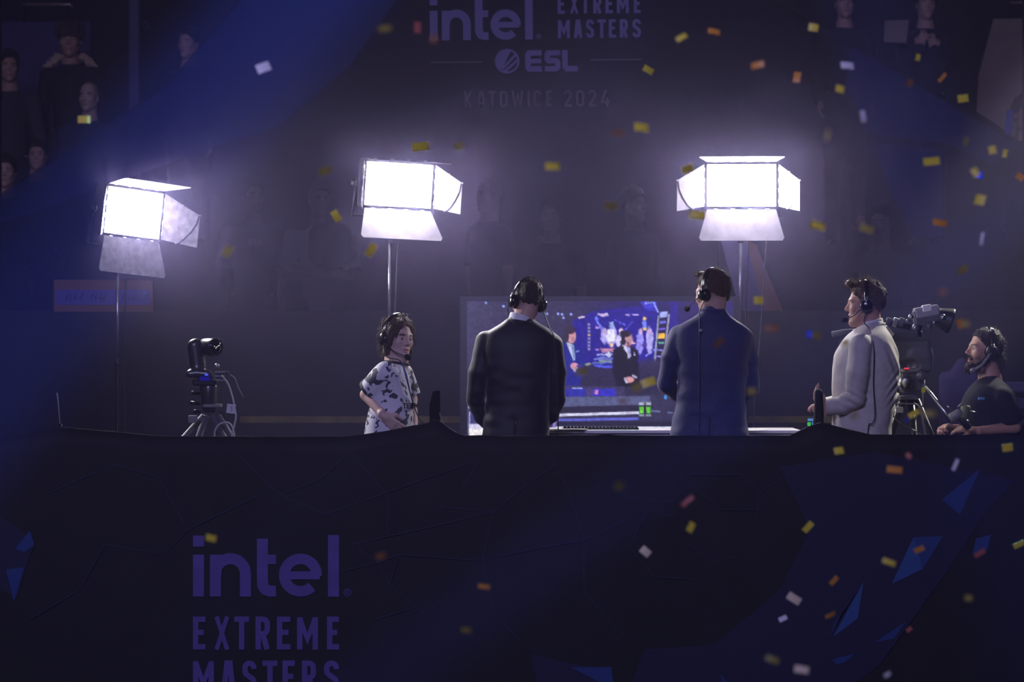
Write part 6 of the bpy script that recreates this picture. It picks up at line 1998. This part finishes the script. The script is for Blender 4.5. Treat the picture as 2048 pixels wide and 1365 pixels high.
MB().box(c0, (0.055, 0.03, 0.20), roty(0.1), bev=0.01).build('lanyard_card', mat('bright_blue_card', (0.04, 0.06, 0.5), 0.5), P_)
# orange-framed sign lying over the tier wall
DSg = TIER_Y - 0.03
sg = thing('fan_sign', 'orange-framed handwritten sign hung over the tier wall at the left', 'sign', W(207, 622, DSg))
a, b = W(108, 560, DSg), W(306, 624, DSg)
MB().box(((a.x + b.x) / 2, DSg, (a.z + b.z) / 2), (b.x - a.x, 0.012, a.z - b.z)).build('board', mat('orange_card', (0.22, 0.105, 0.06), 0.8), sg)
a2, b2 = W(113, 580, DSg), W(301, 610, DSg)
MB().box(((a2.x + b2.x) / 2, DSg - 0.008, (a2.z + b2.z) / 2), (b2.x - a2.x, 0.006, a2.z - b2.z)).build('writing_panel', mat('violet_card', (0.12, 0.10, 0.42), 0.8), sg)
mb = Print(DSg - 0.0125)
rz_ = random.Random(11)
for x in (132, 141, 150, 160, 184, 192, 200, 206, 246, 256, 268, 280, 290):
    yy = 596 + rz_.uniform(-3, 3)
    mb.stroke([(x, yy + 8), (x + rz_.uniform(-2, 4), yy), (x + rz_.uniform(2, 6), yy - 8)], 1.6)
    mb.stroke([(x - 2, yy + rz_.uniform(-3, 3)), (x + 5, yy + rz_.uniform(-4, 4))], 1.4)
mb.build('handwriting', mat('ink', (0.03, 0.03, 0.10), 0.8), sg)
# orange and violet flag over the tier wall by the third stand
DF = TIER_Y + 0.20
fl = thing('striped_flag', 'orange and violet striped flag held up behind the right lamp stand', 'flag', W(1520, 622, DF))
for k, (pl, m) in enumerate((([(1440, 475), (1470, 480), (1530, 622), (1480, 622)], mat('violet_cloth', (0.13, 0.10, 0.28), 0.8)), ([(1490, 478), (1512, 490), (1566, 622), (1530, 622)], mat('orange_cloth', (0.26, 0.12, 0.09), 0.8)),
                             ([(1470, 480), (1490, 478), (1530, 622), (1530, 622)], mat('pale_violet_cloth', (0.15, 0.12, 0.33), 0.8)))):
    vs_, n_ = [], 8
    pr = Print(DF)
    pr.poly(pl)
    pr.build('stripe', m, fl)
MB().tube([W(1436, 470, DF + 0.02), W(1436, 640, DF + 0.02)], 0.008, 8).build('pole', M_BLACKM, fl, smooth=True)

# ================================================================== confetti in the air
M_CONF = {'yellow': mat('confetti_yellow', (0.75, 0.62, 0.06), 0.45), 'dim_yellow': mat('confetti_dim_yellow', (0.32, 0.27, 0.05), 0.5), 'orange': mat('confetti_orange', (0.70, 0.30, 0.05), 0.45),  # the darker yellow and orange copies have weak light put in their colour
          'dim_orange': mat('confetti_dim_orange', (0.28, 0.13, 0.05), 0.5), 'white': mat('confetti_white', (0.85, 0.83, 0.88), 0.4), 'cream': mat('confetti_cream', (0.80, 0.68, 0.46), 0.4),
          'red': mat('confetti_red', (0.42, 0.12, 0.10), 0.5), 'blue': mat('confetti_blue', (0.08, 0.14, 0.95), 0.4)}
CONF = [  # px, py, size px (w, h), angle, colour, where
    (770, 57, 26, 11, 5, 'dim_yellow', 'above the middle lamp left of the upper lettering'), (527, 135, 30, 20, 25, 'white', 'high between the two left lamps'), (168, 239, 26, 15, 0, 'yellow', 'below the fur-collared coat'),
    (1363, 75, 24, 12, 30, 'yellow', 'just right of the upper lettering'), (1428, 63, 26, 13, -5, 'orange', 'high right of the upper lettering'), (1515, 130, 28, 14, 5, 'orange', 'high above the right lamp'),
    (1297, 140, 24, 13, -30, 'yellow', 'beside the end of the upper rule line'), (1594, 154, 24, 15, 80, 'orange', 'glowing above the right lamp'), (1695, 131, 30, 15, 5, 'white', 'left of the upper card'),
    (1680, 178, 18, 16, -10, 'yellow', 'under the white flake left of the upper card'), (1726, 233, 24, 9, -80, 'white', 'edge-on right of the right lamp'), (1627, 55, 20, 16, -10, 'yellow', 'left of the square card at the top'),
    (1283, 255, 30, 18, 0, 'yellow', 'under the year line of the upper lettering'), (1237, 266, 26, 10, 0, 'dim_orange', 'dim, under the year line'), (841, 293, 34, 17, 0, 'yellow', 'just above the middle lamp'),
    (918, 292, 18, 12, 0, 'dim_yellow', 'dim, right above the middle lamp'), (1105, 333, 30, 15, 0, 'yellow', 'midway between the middle and right lamps'), (1376, 338, 24, 16, 15, 'yellow', 'beside the left flap of the right lamp'),
    (1395, 430, 32, 15, -5, 'yellow', 'at the lower flap of the right lamp'), (1222, 412, 28, 14, 0, 'dim_yellow', 'dim, between necklace man and right lamp'), (1636, 452, 30, 15, -15, 'yellow', 'right of the lower flap of the right lamp'),
    (1733, 458, 28, 15, -20, 'dim_yellow', 'in front of the man shading his eyes'), (1863, 323, 34, 16, 8, 'yellow', 'over the blue print at the right'), (1880, 446, 30, 13, -10, 'orange', 'below the blue print at the right'),
    (1951, 345, 14, 20, 30, 'yellow', 'touching the blue flake at the right'), (1960, 350, 13, 15, 0, 'blue', 'touching a yellow flake at the right'), (1960, 400, 22, 22, -20, 'yellow', 'square, under the blue flake'),
    (1926, 197, 22, 16, 10, 'yellow', 'under the beige cardboard corner'), (1836, 115, 14, 10, 80, 'yellow', 'by the lifted hands'), (1885, 155, 26, 9, 45, 'orange', 'left of the beige cardboard'),
    (1820, 166, 16, 12, 60, 'dim_orange', 'dim, below the lifted hands'), (1985, 300, 16, 17, 10, 'yellow', 'square, near the right edge'), (2010, 307, 18, 10, 75, 'yellow', 'upright, near the right edge'),
    (1932, 284, 18, 8, 80, 'dim_yellow', 'dim, upright near the right edge'), (2040, 354, 18, 14, -40, 'orange', 'cut by the right edge'), (1964, 478, 26, 5, 80, 'white', 'thin and edge-on far right'),
    (1655, 270, 24, 8, 80, 'dim_yellow', 'dim, upright above the right lamp'), (672, 432, 24, 15, -60, 'yellow', 'before the white-shirted spectator'), (742, 501, 28, 15, 60, 'yellow', 'beside the middle lamp stand'),
    (455, 503, 24, 17, 60, 'dim_yellow', 'left of the black printed T-shirt'), (650, 342, 24, 14, 20, 'dim_yellow', 'dim, left of the middle lamp'), (1517, 601, 20, 16, 0, 'yellow', 'right of the blue-suited head'),
    (1544, 657, 28, 13, 0, 'dim_orange', 'dim, right of the blue shoulder'), (1619, 669, 14, 16, 0, 'blue', 'left of the ivory suit'), (1632, 671, 20, 14, 0, 'dim_yellow', 'beside the blue flake left of the ivory suit'),
    (1921, 648, 14, 20, 20, 'orange', 'bright by the viewfinder hood'), (1932, 648, 16, 14, 0, 'dim_yellow', 'right of the viewfinder hood'), (1925, 540, 26, 12, 40, 'dim_yellow', 'dim, above the camera operator'),
    (1885, 585, 16, 14, 0, 'dim_orange', 'dim, above the viewfinder'), (1163, 743, 26, 16, 20, 'dim_yellow', 'before the left presenter on screen'), (1297, 765, 30, 18, 20, 'yellow', 'before the right of the big screen'),
    (1273, 775, 22, 16, 30, 'dim_yellow', 'dim, before the right presenter on screen'), (1246, 803, 14, 12, 0, 'dim_orange', 'before the picture desk on screen'), (1503, 783, 18, 14, 0, 'dim_yellow', 'on the right elbow of the blue suit'),
    (1437, 686, 24, 12, 40, 'dim_orange', 'dim, on the back of the blue suit'), (1690, 686, 16, 12, 45, 'dim_yellow', 'on the ivory shoulder'), (1708, 831, 13, 13, 10, 'dim_yellow', 'on the ivory jacket hem'),
    (1828, 828, 26, 12, 30, 'yellow', 'by the camera tripod'), (1858, 828, 26, 14, 0, 'dim_yellow', 'dim, by the camera tripod'),
    (422, 1077, 22, 15, -10, 'yellow', 'beside the dot of the lower word'), (762, 1113, 20, 12, 10, 'dim_orange', 'right of the lower lettering'), (968, 1174, 24, 8, -8, 'orange', 'low in the middle of the barrier'),
    (932, 1261, 20, 12, 0, 'dim_yellow', 'dim, low in the middle of the barrier'), (1291, 1104, 22, 16, -40, 'cream', 'bright in the middle of the barrier'), (1240, 973, 20, 14, 0, 'dim_yellow', 'dim, under the big screen'),
    (1382, 1055, 22, 14, 60, 'yellow', 'under the blue suit on the barrier'), (1375, 1003, 30, 10, 35, 'red', 'dim, under the blue suit'), (1616, 1055, 26, 13, 50, 'yellow', 'left of the blue facets'),
    (1678, 902, 20, 15, 10, 'yellow', 'just under the ivory suit'), (1789, 940, 32, 14, -5, 'orange', 'under the broadcast camera'), (1817, 912, 14, 10, -50, 'red', 'pale, under the broadcast camera'),
    (1911, 930, 26, 7, 65, 'white', 'thin and edge-on above the upper blue facet'), (2015, 896, 22, 16, 10, 'yellow', 'at the barrier top far right'), (1778, 1125, 28, 11, -20, 'yellow', 'left of the large blue facet'),
    (1838, 1100, 24, 11, 35, 'orange', 'on the large blue facet'), (1960, 1107, 26, 10, 30, 'red', 'under the small right facet'), (2038, 1090, 24, 11, 25, 'yellow', 'low at the right edge'),
    (1668, 1162, 22, 11, 45, 'orange', 'above the long blue facet'), (1588, 1198, 30, 17, -30, 'cream', 'left of the long blue facet'), (1566, 1238, 18, 10, 25, 'white', 'curled, left of the long blue facet'),
    (1661, 1231, 24, 11, 15, 'orange', 'at the tip of the long blue facet'), (1603, 1340, 30, 15, -10, 'cream', 'near the bottom edge'), (1545, 1320, 28, 12, -20, 'dim_yellow', 'dim, near the bottom edge'),
    (1775, 1350, 16, 8, 30, 'white', 'curled, at the bottom edge'), (1937, 1197, 16, 12, 0, 'dim_yellow', 'dim, right of the long blue facet'), (1818, 1260, 14, 9, 40, 'red', 'right of the lowest blue facet'),
    (868, 78, 14, 18, 0, 'dim_orange', 'dim, at the upper lettering'), (835, 55, 14, 24, 0, 'red', 'dim, left of the upper lettering'),
]
rc_ = random.Random(21)
for px, py, w, h, ang, colr, where in CONF:
    d = rc_.uniform(11.5, 15.5) if colr not in ('dim_orange', 'dim_yellow') else rc_.uniform(9.5, 12.0)
    s = d / F_PX
    c = W(px, py, d)
    Rt = Matrix.Rotation(math.radians(rc_.uniform(-25, 25)), 3, 'X') @ Matrix.Rotation(math.radians(rc_.uniform(-25, 25)), 3, 'Z') @ roty(math.radians(-ang))
    w_, h_ = w * s * 0.95, h * s * 0.95
    vs_, fs_ = [], []
    n = 5
    for side in (0, 1):
        for i in range(n):
            u = i / (n - 1) - 0.5
            for v_ in (-0.5, 0.5):
                vs_.append(c + Rt @ Vector((u * w_, 0.25 * w_ * (u * u - 0.1) + side * 0.0006, v_ * h_)))
    for i in range(n - 1):
        a_ = i * 2
        fs_.append((a_, a_ + 2, a_ + 3, a_ + 1))
        b_ = a_ + 2 * n
        fs_.append((b_, b_ + 1, b_ + 3, b_ + 2))
        fs_.append((a_, b_, b_ + 2, a_ + 2))
        fs_.append((a_ + 1, a_ + 3, b_ + 3, b_ + 1))
    fs_ += [(0, 1, 2 * n + 1, 2 * n), (2 * n - 2, 4 * n - 2, 4 * n - 1, 2 * n - 1)]
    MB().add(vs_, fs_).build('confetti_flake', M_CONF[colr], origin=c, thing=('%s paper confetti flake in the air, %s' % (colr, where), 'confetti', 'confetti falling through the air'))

# ================================================================== haze in the arena air: thin everywhere, thicker over the platform
def haze(name, c, s, density, label):
    hz = MB().box(c, s).build(name, None)
    m = bpy.data.materials.new(name + '_volume')
    m.use_nodes = True
    nt = m.node_tree
    nt.nodes.remove(nt.nodes['Principled BSDF'])
    v = nt.nodes.new('ShaderNodeVolumeScatter')
    v.inputs['Color'].default_value = (0.60, 0.54, 1.0, 1)
    v.inputs['Density'].default_value = density
    v.inputs['Anisotropy'].default_value = 0.3
    nt.links.new(v.outputs[0], nt.nodes['Material Output'].inputs['Volume'])
    hz.data.materials.append(m)
    tag(hz, label, 'haze', kind='stuff')
    return hz
hz = haze('arena_haze', (0, 13, 4.0), (40, 44, 16), 0.0034, 'thin bluish haze filling the dark arena air')
hz2 = haze('platform_haze', (0, 21.33, 3.5), (26, 1.5, 11), 0.046, 'thicker stage haze glowing around the lamps over the platform')
